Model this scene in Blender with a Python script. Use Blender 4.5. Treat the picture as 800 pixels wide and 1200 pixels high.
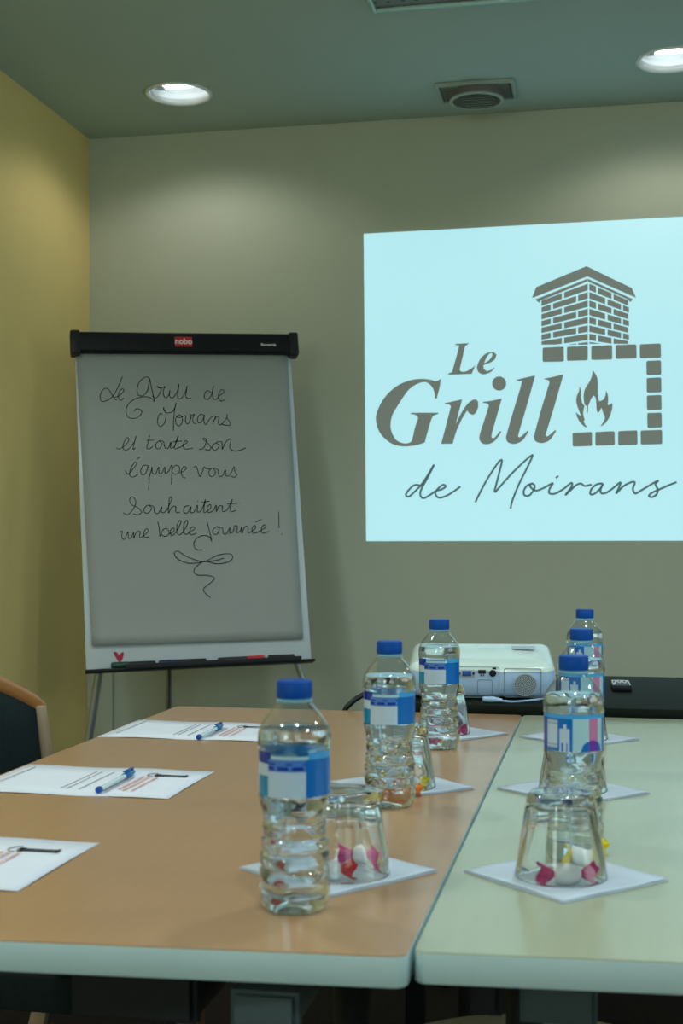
import bpy, bmesh, math, random
from math import sin, cos, pi, radians as R
from mathutils import Vector, Matrix
random.seed(7)
SC = bpy.context.scene
COL = SC.collection
for o in list(bpy.data.objects):
    bpy.data.objects.remove(o)

# ------------------------------------------------------------------ camera
HC, TH, FPX, V0 = 1.087, R(11.35), 1540.0, 633.0
cd = bpy.data.cameras.new('camera')
cam = bpy.data.objects.new('camera', cd); COL.objects.link(cam)
cam.location = (0, 0, HC); cam.rotation_euler = (R(90), 0, TH)
cd.sensor_fit = 'VERTICAL'; cd.sensor_height = 36.0; cd.lens = FPX / 1200 * 36
cd.shift_y = (V0 - 600) / 1200
cd.clip_start = 0.02
cd.dof.use_dof = True; cd.dof.focus_distance = 2.6; cd.dof.aperture_fstop = 9.0
SC.camera = cam

# ------------------------------------------------------------------ colour, world, lights
vs = SC.view_settings
vs.view_transform = 'Standard'; vs.look = 'None'; vs.gamma = 1.0; vs.use_curve_mapping = False
vs.exposure = 0.0
SC.cycles.use_denoising = True
SC.cycles.max_bounces = 16
SC.cycles.transmission_bounces = 14
SC.cycles.transparent_max_bounces = 16
SC.cycles.glossy_bounces = 6
SC.cycles.sample_clamp_indirect = 10.0
SC.cycles.blur_glossy = 0.5

W = bpy.data.worlds.new('sky'); SC.world = W; W.use_nodes = True
nt = W.node_tree; nt.nodes.clear()
out = nt.nodes.new('ShaderNodeOutputWorld'); bg = nt.nodes.new('ShaderNodeBackground')
sky = nt.nodes.new('ShaderNodeTexSky'); sky.sky_type = 'HOSEK_WILKIE'; sky.turbidity = 5
sky.sun_direction = (0.3, 0.6, 0.7)
nt.links.new(sky.outputs[0], bg.inputs[0]); bg.inputs[1].default_value = 0.5
nt.links.new(bg.outputs[0], out.inputs[0])

def area(name, loc, rot, sx, sy, energy, color):
    l = bpy.data.lights.new(name, 'AREA'); l.shape = 'RECTANGLE'; l.size = sx; l.size_y = sy
    l.energy = energy; l.color = color
    o = bpy.data.objects.new(name, l); COL.objects.link(o); o.location = loc; o.rotation_euler = rot
    return o
# added area lamps stand in for daylight at unseen windows, two behind, one right
area('window_daylight', (-1.2, -2.58, 1.82), (R(90), 0, 0), 0.8, 0.9, 17, (0.80, 1.0, 0.93))
area('window_daylight', (1.35, -2.58, 1.82), (R(90), 0, 0), 1.3, 0.9, 10, (0.80, 1.0, 0.93))
area('window_daylight', (3.08, 1.2, 1.82), (R(90), 0, R(90)), 1.9, 0.9, 16, (0.80, 1.0, 0.93))
TABLE_SPOT = 29.0               # watts of the downlights in the rows above the table
SPOT = 4.6                      # watts of each ceiling downlight
SPOT_COL = (1.0, 0.97, 0.86)
SCREEN = 0.93                   # emission of the sheet that stands for the projector's light

# ------------------------------------------------------------------ pixel helpers (photo pixel -> place in the room)
RV = Vector((cos(TH), sin(TH), 0)); FV = Vector((-sin(TH), cos(TH), 0)); CV = Vector((0, 0, HC))
def ray(u, v): return FV + RV * ((u - 400) / FPX) + Vector((0, 0, (V0 - v) / FPX))
def at_z(u, v, z): d = ray(u, v); return CV + d * ((z - HC) / d.z)
def at_y(u, v, y): d = ray(u, v); return CV + d * (y / d.y)
def at_d(u, v, Z): return CV + ray(u, v) * Z
def on_plane(u, v, p, n): d = ray(u, v); return CV + d * ((p - CV).dot(n) / d.dot(n))
ZT = 0.74

# ------------------------------------------------------------------ materials
def mat(name, col, rough=0.5, metal=0.0, spec=0.5, emit=None, estr=0.0, noise=0.0, nscale=20, bump=0.0, stretch=None, trans=0, ior=1.45, coat=0):
    m = bpy.data.materials.new(name); m.use_nodes = True
    nt = m.node_tree; b = nt.nodes['Principled BSDF']
    b.inputs['Base Color'].default_value = (*col, 1); b.inputs['Roughness'].default_value = rough
    b.inputs['Metallic'].default_value = metal; b.inputs['Specular IOR Level'].default_value = spec
    b.inputs['IOR'].default_value = ior
    b.inputs['Transmission Weight'].default_value = trans
    b.inputs['Coat Weight'].default_value = coat
    if emit: b.inputs['Emission Color'].default_value = (*emit, 1); b.inputs['Emission Strength'].default_value = estr
    if noise or bump:
        tc = nt.nodes.new('ShaderNodeTexCoord'); mp = nt.nodes.new('ShaderNodeMapping')
        nz = nt.nodes.new('ShaderNodeTexNoise'); nz.inputs['Scale'].default_value = nscale
        nz.inputs['Detail'].default_value = 6
        if stretch: mp.inputs['Scale'].default_value = stretch
        nt.links.new(tc.outputs['Object'], mp.inputs[0]); nt.links.new(mp.outputs[0], nz.inputs['Vector'])
        if noise:
            mx = nt.nodes.new('ShaderNodeMix'); mx.data_type = 'RGBA'
            mx.inputs[6].default_value = (*[c * (1 - noise) for c in col], 1)
            mx.inputs[7].default_value = (*[min(1, c * (1 + noise)) for c in col], 1)
            nt.links.new(nz.outputs[0], mx.inputs[0]); nt.links.new(mx.outputs[2], b.inputs['Base Color'])
        if bump:
            bp = nt.nodes.new('ShaderNodeBump'); bp.inputs['Strength'].default_value = bump; bp.inputs['Distance'].default_value = 0.002
            nt.links.new(nz.outputs[0], bp.inputs['Height']); nt.links.new(bp.outputs[0], b.inputs['Normal'])
    return m
def glassmat(name, col, ior, rough=0.0):
    m = bpy.data.materials.new(name); m.use_nodes = True; nt = m.node_tree; nt.nodes.clear()
    o = nt.nodes.new('ShaderNodeOutputMaterial'); g = nt.nodes.new('ShaderNodeBsdfGlass')
    g.inputs['Color'].default_value = (*col, 1); g.inputs['IOR'].default_value = ior; g.inputs['Roughness'].default_value = rough
    nt.links.new(g.outputs[0], o.inputs[0]); return m
def filmmat(name, col, ior=1.5, boost=2.2):
    """thin clear plastic film: clear body with a fresnel sheen"""
    m = bpy.data.materials.new(name); m.use_nodes = True; nt = m.node_tree; nt.nodes.clear()
    o = nt.nodes.new('ShaderNodeOutputMaterial'); mx = nt.nodes.new('ShaderNodeMixShader')
    t = nt.nodes.new('ShaderNodeBsdfTransparent'); t.inputs[0].default_value = (*col, 1)
    g = nt.nodes.new('ShaderNodeBsdfGlossy'); g.inputs['Roughness'].default_value = 0.05
    ge = nt.nodes.new('ShaderNodeNewGeometry'); dt = nt.nodes.new('ShaderNodeVectorMath'); dt.operation = 'DOT_PRODUCT'
    nt.links.new(ge.outputs['Normal'], dt.inputs[0]); nt.links.new(ge.outputs['Incoming'], dt.inputs[1])
    def mth(op, a_, b_=None):
        k = nt.nodes.new('ShaderNodeMath'); k.operation = op; k.use_clamp = op in ('SUBTRACT', 'MULTIPLY')
        for i_, x_ in enumerate((a_, b_)):
            if x_ is None: continue
            if isinstance(x_, (int, float)): k.inputs[i_].default_value = x_
            else: nt.links.new(x_, k.inputs[i_])
        return k.outputs[0]
    f0 = ((ior - 1) / (ior + 1)) ** 2
    pw_ = mth('POWER', mth('SUBTRACT', 1.0, mth('ABSOLUTE', dt.outputs['Value'])), 5.0)
    fr_ = mth('ADD', mth('MULTIPLY', pw_, 1 - f0), f0)
    nt.links.new(mth('MULTIPLY', fr_, boost), mx.inputs[0])
    nt.links.new(t.outputs[0], mx.inputs[1]); nt.links.new(g.outputs[0], mx.inputs[2]); nt.links.new(mx.outputs[0], o.inputs[0])
    return m
def s2l(r, g, b):
    f = lambda c: (c / 255 / 12.92) if c <= 10 else ((c / 255 + 0.055) / 1.055) ** 2.4
    return (f(r), f(g), f(b))

M = {}
M['wall_grey'] = mat('beige grey wall paint', (0.54, 0.58, 0.48), 0.7, spec=0.25, noise=0.03, nscale=6, bump=0.05)
M['wall_yellow'] = mat('ochre wall paint', (0.90, 0.70, 0.30), 0.7, spec=0.25, noise=0.03, nscale=6, bump=0.05)
M['ceiling'] = mat('ceiling paint', (0.46, 0.58, 0.56), 0.8, spec=0.2, noise=0.02, nscale=5, bump=0.04)
M['carpet'] = mat('dark carpet', (0.018, 0.014, 0.012), 0.95, spec=0.1, noise=0.3, nscale=90, bump=0.5)
M['white_paint'] = mat('white frame paint', (0.75, 0.76, 0.74), 0.4)
M['laminate'] = mat('beech laminate', (0.48, 0.285, 0.15), 0.23, spec=0.55, noise=0.05, nscale=9, stretch=(9, 0.8, 9), bump=0.015)
M['laminate_pale'] = mat('pale beech laminate', (0.44, 0.47, 0.33), 0.22, spec=0.55, noise=0.05, nscale=9, stretch=(9, 0.8, 9), bump=0.015)
M['edge'] = mat('grey table edge band', (0.50, 0.66, 0.68), 0.45, noise=0.06, nscale=12)
M['black_metal'] = mat('black powder coat', (0.012, 0.014, 0.016), 0.45, spec=0.4, noise=0.1, nscale=40)
M['steel_dark'] = mat('dull blue grey metal', (0.07, 0.10, 0.11), 0.4, metal=0.0, noise=0.1, nscale=30)
M['silver'] = mat('silver tube', (0.42, 0.45, 0.45), 0.35, metal=0.8, noise=0.05, nscale=30)
M['black_top'] = mat('black table laminate', (0.009, 0.013, 0.010), 0.6, spec=0.10, noise=0.2, nscale=50)
M['black_plastic'] = mat('black plastic', (0.010, 0.012, 0.016), 0.45, spec=0.25, noise=0.1, nscale=40)
M['board'] = mat('white enamel board', (0.60, 0.68, 0.74), 0.3, noise=0.02, nscale=8)
M['paper'] = mat('white paper', (0.82, 0.87, 0.99), 0.8, spec=0.2, noise=0.02, nscale=10)
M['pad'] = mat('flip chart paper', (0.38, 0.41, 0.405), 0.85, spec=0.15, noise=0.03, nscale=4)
M['napkin'] = mat('white tissue', (0.60, 0.69, 0.80), 0.9, spec=0.1, noise=0.03, nscale=60, bump=0.25)
M['ink'] = mat('black marker ink', (0.012, 0.014, 0.014), 0.7)
M['red'] = mat('red print', (0.62, 0.02, 0.04), 0.5)
M['heart'] = mat('crimson marker', (0.45, 0.015, 0.06), 0.6)
M['white_print'] = mat('white print', (0.8, 0.8, 0.8), 0.5)
M['red_ink'] = mat('orange red print', (0.74, 0.40, 0.34), 0.7)
M['grey_ink'] = mat('grey print', (0.33, 0.32, 0.33), 0.7)
M['dark_ink'] = mat('dark print', (0.04, 0.05, 0.065), 0.7)
M['fabric'] = mat('dark green black upholstery', (0.012, 0.022, 0.024), 0.85, spec=0.2, noise=0.25, nscale=120, bump=0.3)
M['wood'] = mat('varnished beech', (0.42, 0.18, 0.055), 0.32, spec=0.5, noise=0.12, nscale=14, stretch=(3, 14, 14))
M['wood_pale'] = mat('pale beech', (0.40, 0.29, 0.19), 0.4, noise=0.1, nscale=14, stretch=(14, 14, 2))
M['seat_beige'] = mat('beige seat cover', (0.88, 0.83, 0.58), 0.7, noise=0.08, nscale=40)
M['cap_blue'] = mat('blue bottle cap', (0.002, 0.07, 0.37), 0.4, spec=0.2, noise=0.04, nscale=60)
M['collar'] = mat('pale blue clear neck ring', (0.25, 0.58, 0.75), 0.25, trans=0.5)
M['pet'] = filmmat('clear bottle plastic', (0.91, 0.965, 1.0))
M['water'] = glassmat('water', (0.985, 0.995, 1.0), 1.33)
M['glass'] = glassmat('tumbler glass', (0.99, 0.995, 0.99), 1.48)
M['pane'] = filmmat('window pane', (0.97, 0.99, 0.99))
LB = [mat('label ' + n, c, 0.16, spec=0.7, noise=0.03, nscale=60) for n, c in (
    ('blue', (0.0, 0.15, 0.56)), ('deep blue', (0.0, 0.035, 0.34)), ('teal blue', (0.0, 0.24, 0.50)), ('white', (0.50, 0.64, 0.82)),
    ('sky blue', (0.06, 0.38, 0.80)), ('mid blue', (0.07, 0.20, 0.62)), ('pale', (0.42, 0.66, 0.76)), ('pink', (0.58, 0.20, 0.42)), ('violet', (0.16, 0.03, 0.42)), ('grey', (0.28, 0.38, 0.55)))]
M['magenta'] = mat('magenta sweet wrapper', (0.60, 0.005, 0.20), 0.25, noise=0.2, nscale=160)
M['red_wrap'] = mat('red sweet wrapper', (0.60, 0.008, 0.02), 0.25, noise=0.2, nscale=160)
M['yellow_wrap'] = mat('yellow sweet wrapper', (0.80, 0.62, 0.01), 0.25, noise=0.1, nscale=160)
M['orange_wrap'] = mat('orange sweet wrapper', (0.7, 0.20, 0.03), 0.25, noise=0.1, nscale=160)
M['white_wrap'] = mat('white sweet wrapper', (0.80, 0.84, 0.86), 0.3, noise=0.05, nscale=160)
M['pen_clear'] = mat('clear pen barrel', (0.66, 0.82, 0.86), 0.15)
M['pen_blue'] = mat('blue pen plastic', (0.0, 0.07, 0.42), 0.25)
M['pen_teal'] = mat('teal blue pen cap', (0.01, 0.17, 0.42), 0.2)
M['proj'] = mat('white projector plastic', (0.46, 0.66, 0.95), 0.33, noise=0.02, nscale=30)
M['proj_top'] = mat('glossy white projector cover', (0.74, 0.90, 0.87), 0.12, noise=0.02, nscale=30)  # paler than the body, the picture's glare on top put into the colour
M['seam'] = mat('shadow gap plastic', (0.22, 0.28, 0.34), 0.5)
M['port_blue'] = mat('blue connector', (0.02, 0.10, 0.42), 0.4)
M['port_dark'] = mat('dark connector', (0.006, 0.008, 0.015), 0.4)
M['grille'] = mat('grey speaker grille', (0.50, 0.58, 0.66), 0.5)
M['vent_dark'] = mat('shaded vent metal', (0.17, 0.16, 0.15), 0.6, noise=0.08, nscale=30)  # darker copy of the vent metal, shade put into the colour
M['vent'] = mat('painted vent metal', (0.38, 0.45, 0.42), 0.5, noise=0.05, nscale=30)
M['panel_rim'] = mat('pale green aluminium rim', (0.42, 0.62, 0.58), 0.35, metal=0.3)
M['reflector'] = mat('white lamp reflector', (0.85, 0.9, 0.92), 0.3)
M['tube'] = mat('lit lamp tube', (0.9, 0.9, 0.9), 0.4, emit=(0.95, 1.0, 1.0), estr=7.0)
M['bulb_glass'] = mat('lamp diffuser', (0.8, 0.85, 0.88), 0.35, emit=(0.88, 0.97, 1.0), estr=0.75)
M['picture_glow'] = mat('glowing picture sheet', (0.3, 0.3, 0.27), 0.8, spec=0.1, emit=(0.42, 0.80, 0.88), estr=SCREEN)  # emissive sheet, the projector's light on the wall put into its colour
M['logo'] = mat('projected dark print', (0.20, 0.23, 0.20), 0.8, spec=0.1, emit=(0.45, 0.52, 0.48), estr=0.21)  # weak emission stands for projector light left on the dark parts
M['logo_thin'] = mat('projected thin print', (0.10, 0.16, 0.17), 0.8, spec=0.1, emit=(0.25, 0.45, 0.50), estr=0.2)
# perforated metal
m = mat('perforated grey panel', (0.16, 0.17, 0.165), 0.5); M['perf'] = m
nt = m.node_tree; tc = nt.nodes.new('ShaderNodeTexCoord'); vo = nt.nodes.new('ShaderNodeTexVoronoi'); vo.inputs['Scale'].default_value = 28
vo.inputs['Randomness'].default_value = 0.15
rp = nt.nodes.new('ShaderNodeValToRGB'); rp.color_ramp.elements[0].position = 0.16; rp.color_ramp.elements[1].position = 0.2
rp.color_ramp.elements[0].color = (0.015, 0.015, 0.015, 1); rp.color_ramp.elements[1].color = (0.19, 0.20, 0.19, 1)
nt.links.new(tc.outputs['Object'], vo.inputs['Vector']); nt.links.new(vo.outputs['Distance'], rp.inputs[0]); nt.links.new(rp.outputs[0], m.node_tree.nodes['Principled BSDF'].inputs['Base Color'])

# ------------------------------------------------------------------ mesh helpers
class MB:
    def __init__(s): s.v = []; s.f = []; s.m = []
    def add(s, vs_, fs, mi=0):
        n = len(s.v); s.v += [Vector(p) for p in vs_]
        for f in fs: s.f.append([n + i for i in f]); s.m.append(mi)
        return s
    def box(s, c, d, rot=None, mi=0):
        c = Vector(c); d = Vector(d) / 2; q = []
        for z in (-1, 1):
            for x, y in ((-1, -1), (1, -1), (1, 1), (-1, 1)):
                p = Vector((x * d.x, y * d.y, z * d.z))
                if rot is not None: p = rot @ p
                q.append(c + p)
        return s.add(q, [(3, 2, 1, 0), (4, 5, 6, 7), (0, 1, 5, 4), (1, 2, 6, 5), (2, 3, 7, 6), (3, 0, 4, 7)], mi)
    def prism(s, poly, z0, z1, mi=0):
        n = len(poly)
        s.add([(p[0], p[1], z0) for p in poly] + [(p[0], p[1], z1) for p in poly],
              [list(range(n))[::-1], list(range(n, 2 * n))] + [(i, (i + 1) % n, n + (i + 1) % n, n + i) for i in range(n)], mi)
        return s
    def ring(s, po, pi_, z0, z1, mi=0):
        n = len(po); A = [(p[0], p[1], z0) for p in po]; B = [(p[0], p[1], z1) for p in po]
        C = [(p[0], p[1], z0) for p in pi_]; D = [(p[0], p[1], z1) for p in pi_]
        fs = []
        for i in range(n):
            j = (i + 1) % n
            fs += [(i, j, n + j, n + i), (2 * n + j, 2 * n + i, 3 * n + i, 3 * n + j), (n + i, n + j, 3 * n + j, 3 * n + i), (j, i, 2 * n + i, 2 * n + j)]
        return s.add(A + B + C + D, fs, mi)
    def lathe(s, prof, seg=48, c=(0, 0, 0), mi=0, mod=None, rot=None, closed=False):
        c = Vector(c); vs_ = []; 
        for r, z in prof:
            for k in range(seg):
                a = 2 * pi * k / seg; rr = r + (mod(a, z, r) if mod else 0)
                p = Vector((rr * cos(a), rr * sin(a), z))
                if rot is not None: p = rot @ p
                vs_.append(c + p)
        fs = []; n = len(prof)
        for i in range(n if closed else n - 1):
            i2 = (i + 1) % n
            for k in range(seg):
                k2 = (k + 1) % seg
                fs.append((i * seg + k, i * seg + k2, i2 * seg + k2, i2 * seg + k))
        if not closed:
            if prof[0][0] > 0: fs.append(list(range(seg))[::-1]) if getattr(s, 'cap0', False) else None
            if prof[-1][0] > 0: fs.append([(n - 1) * seg + k for k in range(seg)]) if getattr(s, 'cap1', False) else None
        fs = [f for f in fs if f]
        return s.add(vs_, fs, mi)
    def tube(s, path, r, seg=10, mi=0, cap=True):
        path = [Vector(p) for p in path]; n = len(path); vs_ = []; up = None
        for i, p in enumerate(path):
            t = (path[min(i + 1, n - 1)] - path[max(i - 1, 0)]).normalized()
            if up is None: up = t.orthogonal().normalized()
            up = (up - t * up.dot(t)).normalized(); b = t.cross(up)
            rr = r[i] if isinstance(r, (list, tuple)) else r
            for k in range(seg):
                a = 2 * pi * k / seg; vs_.append(p + (up * cos(a) + b * sin(a)) * rr)
        fs = [(i * seg + k, i * seg + (k + 1) % seg, (i + 1) * seg + (k + 1) % seg, (i + 1) * seg + k) for i in range(n - 1) for k in range(seg)]
        if cap: fs += [list(range(seg))[::-1], [(n - 1) * seg + k for k in range(seg)]]
        return s.add(vs_, fs, mi)
    def loops(s, loops, mi=0, cap0=True, cap1=True):
        n = len(loops[0]); vs_ = [p for l in loops for p in l]
        fs = [(i * n + k, i * n + (k + 1) % n, (i + 1) * n + (k + 1) % n, (i + 1) * n + k) for i in range(len(loops) - 1) for k in range(n)]
        if cap0: fs.append(list(range(n))[::-1])
        if cap1: fs.append([(len(loops) - 1) * n + k for k in range(n)])
        return s.add(vs_, fs, mi)
    def ball(s, c, rx, ry, rz, seg=20, rot=None, mi=0):
        n = seg // 2; prof = []
        vs_ = [Vector((0, 0, -rz))]
        for i in range(1, n):
            a = -pi / 2 + pi * i / n
            for k in range(seg): b = 2 * pi * k / seg; vs_.append(Vector((rx * cos(a) * cos(b), ry * cos(a) * sin(b), rz * sin(a))))
        vs_.append(Vector((0, 0, rz))); L = len(vs_) - 1
        fs = [(0, 1 + (k + 1) % seg, 1 + k) for k in range(seg)]
        for i in range(n - 2):
            for k in range(seg): fs.append((1 + i * seg + k, 1 + i * seg + (k + 1) % seg, 1 + (i + 1) * seg + (k + 1) % seg, 1 + (i + 1) * seg + k))
        b0 = 1 + (n - 2) * seg
        fs += [(b0 + k, b0 + (k + 1) % seg, L) for k in range(seg)]
        c = Vector(c)
        return s.add([c + (rot @ p if rot is not None else p) for p in vs_], fs, mi)
    def build(s, name, mats, parent=None, off=(0, 0, 0), bevel=0, bseg=2, smooth=None):
        me = bpy.data.meshes.new(name)
        off = Vector(off)
        me.from_pydata([tuple(p - off) for p in s.v], [], s.f)
        if not isinstance(mats, (list, tuple)): mats = [mats]
        for m_ in mats: me.materials.append(m_)
        for p, i in zip(me.polygons, s.m): p.material_index = i
        bm = bmesh.new(); bm.from_mesh(me)
        bmesh.ops.recalc_face_normals(bm, faces=bm.faces)
        if bevel:
            es = [e for e in bm.edges if len(e.link_faces) == 2 and e.calc_face_angle(0) > 0.6]
            bmesh.ops.bevel(bm, geom=es, offset=bevel, segments=bseg, profile=0.5, affect='EDGES', clamp_overlap=True)
        bm.to_mesh(me); bm.free()
        if smooth is not None or bevel:
            for p in me.polygons: p.use_smooth = True
            me.set_sharp_from_angle(angle=R(smooth if smooth else 40))
        return link(name, me, parent)
def link(name, me, parent=None):
    o = bpy.data.objects.new(name, me); COL.objects.link(o)
    if parent is not None: o.parent = parent
    return o
def tag(o, label, cat, group=None):
    o['label'] = label; o['category'] = cat
    if group: o['group'] = group
    return o
def struct(o): o['kind'] = 'structure'; return o
def thing(name, label, cat, loc=(0, 0, 0), rz=0, group=None):
    o = bpy.data.objects.new(name, None); COL.objects.link(o); o.empty_display_size = 0.05
    o.location = loc; o.rotation_euler = (0, 0, rz); return tag(o, label, cat, group)
def dup(root, loc, rz, label, group=None):
    r = root.copy(); COL.objects.link(r); r.location = loc; r.rotation_euler = (0, 0, rz); r['label'] = label
    if group: r['group'] = group
    for ch in list(root.children):
        c = ch.copy(); COL.objects.link(c); c.parent = r
        for g in list(ch.children):
            d = g.copy(); COL.objects.link(d); d.parent = c
    return r
def catmull(pts, n=6, closed=False):
    P = [Vector(p) for p in pts]; N = len(P)
    if N < 3: return P
    res = []
    for i in range(N if closed else N - 1):
        g = (lambda k: P[k % N]) if closed else (lambda k: P[max(0, min(N - 1, k))])
        a, b, c, d = g(i - 1), g(i), g(i + 1), g(i + 2)
        for k in range(n):
            t = k / n
            res.append(0.5 * ((2 * b) + (c - a) * t + (2 * a - 5 * b + 4 * c - d) * t * t + (3 * b - a - 3 * c + d) * t ** 3))
    if not closed: res.append(P[-1])
    return res
def smooth_outline(pts, ang=48, n=5):
    """closed outline: corners sharper than ang stay, the rest is rounded"""
    P = [Vector(p) for p in pts]; N = len(P); cor = []
    for i in range(N):
        a = P[i] - P[i - 1]; b = P[(i + 1) % N] - P[i]
        if a.length and b.length and a.angle(b) > R(ang): cor.append(i)
    if len(cor) < 2: return catmull(P, n, True)
    res = []
    for a, b in zip(cor, cor[1:] + [cor[0] + N]):
        seg = [P[k % N] for k in range(a, b + 1)]
        res += catmull(seg, n)[:-1] if len(seg) > 2 else [seg[0]]
    return res
def fill(polys, extrude=0.0):
    """filled 2D outlines (holes by nesting) -> mesh in the xy plane"""
    cu = bpy.data.curves.new('outline', 'CURVE'); cu.dimensions = '2D'; cu.fill_mode = 'BOTH'; cu.extrude = extrude
    for p in polys:
        sp = cu.splines.new('POLY'); sp.points.add(len(p) - 1)
        for q, c in zip(sp.points, p): q.co = (c[0], c[1], 0, 1)
        sp.use_cyclic_u = True
    o = bpy.data.objects.new('outline', cu); COL.objects.link(o)
    me = bpy.data.meshes.new_from_object(o.evaluated_get(bpy.context.evaluated_depsgraph_get()))
    bpy.data.objects.remove(o); bpy.data.curves.remove(cu); me.materials.clear(); return me
def textmesh(txt, size, extrude=0.0002, bold=0.0):
    cu = bpy.data.curves.new('writing', 'FONT'); cu.body = txt; cu.size = size; cu.extrude = extrude; cu.align_x = 'CENTER'; cu.align_y = 'CENTER'; cu.offset = bold
    o = bpy.data.objects.new('writing', cu); COL.objects.link(o)
    me = bpy.data.meshes.new_from_object(o.evaluated_get(bpy.context.evaluated_depsgraph_get()))
    bpy.data.objects.remove(o); bpy.data.curves.remove(cu); me.materials.clear(); return me
def circle(c, r, n=40): return [(c[0] + r * cos(2 * pi * k / n), c[1] + r * sin(2 * pi * k / n)) for k in range(n)]
def rpoly(poly, r, n=5):
    """round the corners of a convex polygon"""
    res = []; N = len(poly)
    for i in range(N):
        p = Vector(poly[i][:2]); a = (Vector(poly[i - 1][:2]) - p).normalized(); b = (Vector(poly[(i + 1) % N][:2]) - p).normalized()
        th = a.angle(b); t = r / math.tan(th / 2); c = p + (a + b).normalized() * (r / sin(th / 2))
        s, e = p + a * t - c, p + b * t - c
        for k in range(n + 1):
            w = k / n; d = (s * (1 - w) + e * w).normalized() * r; q = c + d; res.append((q.x, q.y))
    return res
def inset(poly, d):
    res = []; N = len(poly)
    for i in range(N):
        a = Vector(poly[i - 1][:2]); p = Vector(poly[i][:2]); b = Vector(poly[(i + 1) % N][:2])
        e1 = (p - a).normalized(); e2 = (b - p).normalized()
        n = (Vector((-e1.y, e1.x)) + Vector((-e2.y, e2.x))).normalized(); res.append((p.x + n.x * d, p.y + n.y * d))
    return res

# ------------------------------------------------------------------ the room
XL, XR, YF, YB, ZC = -1.782, 3.12, -2.62, 4.365, 2.5
struct(MB().box(((XL + XR) / 2, (YF + YB) / 2, -0.05), (XR - XL + 0.4, YB - YF + 0.4, 0.1)).build('floor', M['carpet']))
struct(MB().box(((XL + XR) / 2, YB + 0.06, 1.3), (XR - XL + 0.4, 0.12, 2.6)).build('wall_back', M['wall_grey']))
struct(MB().box((XL - 0.06, (YF + YB) / 2, 1.3), (0.12, YB - YF, 2.6)).build('wall_left', M['wall_yellow']))
def holed_wall(name, x0, x1, wins, z0, z1, place):
    b = MB(); e = [x0] + [v for w in wins for v in w] + [x1]
    for i in range(0, len(e), 2): place(b, e[i], e[i + 1], 0, 2.6)
    for w in wins: place(b, w[0], w[1], 0, z0); place(b, w[0], w[1], z1, 2.6)
    return struct(b.build(name, M['wall_grey']))
WZ0, WZ1 = 1.35, 2.30
holed_wall('wall_front', XL - 0.2, XR + 0.2, [(-1.65, -0.75), (0.65, 2.05)], WZ0, WZ1,
           lambda b, a, c, z0, z1: b.box(((a + c) / 2, YF - 0.06, (z0 + z1) / 2), (c - a, 0.12, z1 - z0)))
holed_wall('wall_right', YF, YB, [(0.2, 2.2)], WZ0, WZ1,
           lambda b, a, c, z0, z1: b.box((XR + 0.06, (a + c) / 2, (z0 + z1) / 2), (0.12, c - a, z1 - z0)))
def window(n, horiz, a, c, plane):
    P = (lambda u, z: (u, plane, z)) if horiz else (lambda u, z: (plane, u, z))
    S = (lambda w, t, h: (w, t, h)) if horiz else (lambda w, t, h: (t, w, h))
    r = struct(bpy.data.objects.new('window_%d' % n, None)); COL.objects.link(r)
    b = MB(); m_ = (a + c) / 2; zc = (WZ0 + WZ1) / 2; H = WZ1 - WZ0
    for u in (a + 0.03, m_, c - 0.03): b.box(P(u, zc), S(0.06, 0.06, H))
    for z in (WZ0 + 0.03, WZ1 - 0.03): b.box(P(m_, z), S(c - a, 0.058, 0.06))
    b.build('window_frame', M['white_paint'], r, bevel=0.004)
    MB().box(P(m_, zc), S(c - a - 0.1, 0.004, H - 0.1)).build('window_pane', M['pane'], r)
window(1, True, -1.65, -0.75, YF - 0.06); window(2, True, 0.65, 2.05, YF - 0.06); window(3, False, 0.2, 2.2, XR + 0.06)

D1 = at_z(209, 109, ZC); D2 = at_z(787.5, 70, ZC)
DY = (D1.y + D2.y) / 2; DS = D2.x - D1.x
lamps = [(D1.x, DY), (D2.x, DY), (D2.x + DS, DY)] + [(D1.x + DS * k, DY - dy) for dy in (1.9, 3.8) for k in range(3)]
PX0, PY1 = at_z(436, 12, ZC).x, at_z(436, 12, ZC).y
PS = 0.60
panel = [(PX0, PY1), (PX0 + PS, PY1), (PX0 + PS, PY1 - PS), (PX0, PY1 - PS)]
me = fill([[(XL - 0.1, YF - 0.1), (XR + 0.1, YF - 0.1), (XR + 0.1, YB + 0.1), (XL - 0.1, YB + 0.1)]] + [circle(p, 0.097) for p in lamps] +
          [[(PX0 + 0.01, PY1 - 0.01), (PX0 + PS - 0.01, PY1 - 0.01), (PX0 + PS - 0.01, PY1 - PS + 0.01), (PX0 + 0.01, PY1 - PS + 0.01)]], 0.06)
me.materials.append(M['ceiling']); me.name = 'ceiling'
o = struct(link('ceiling', me)); o.location.z = ZC + 0.06
struct(MB().box(((XL + XR) / 2, YB - 0.008, 0.05), (XR - XL, 0.016, 0.1)).build('baseboard_back', M['white_paint'], bevel=0.003))
struct(MB().box((XL + 0.008, (YF + YB) / 2, 0.05), (0.016, YB - YF, 0.1)).build('baseboard_left', M['white_paint'], bevel=0.003))
# boxed-in strip low on the back wall beside the corner
tx = at_y(134, 800, YB).x
struct(MB().box(((XL + tx) / 2, YB - 0.012, 0.55), (tx - XL, 0.024, 0.95)).build('trim_1', M['wall_grey'], bevel=0.003))

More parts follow.
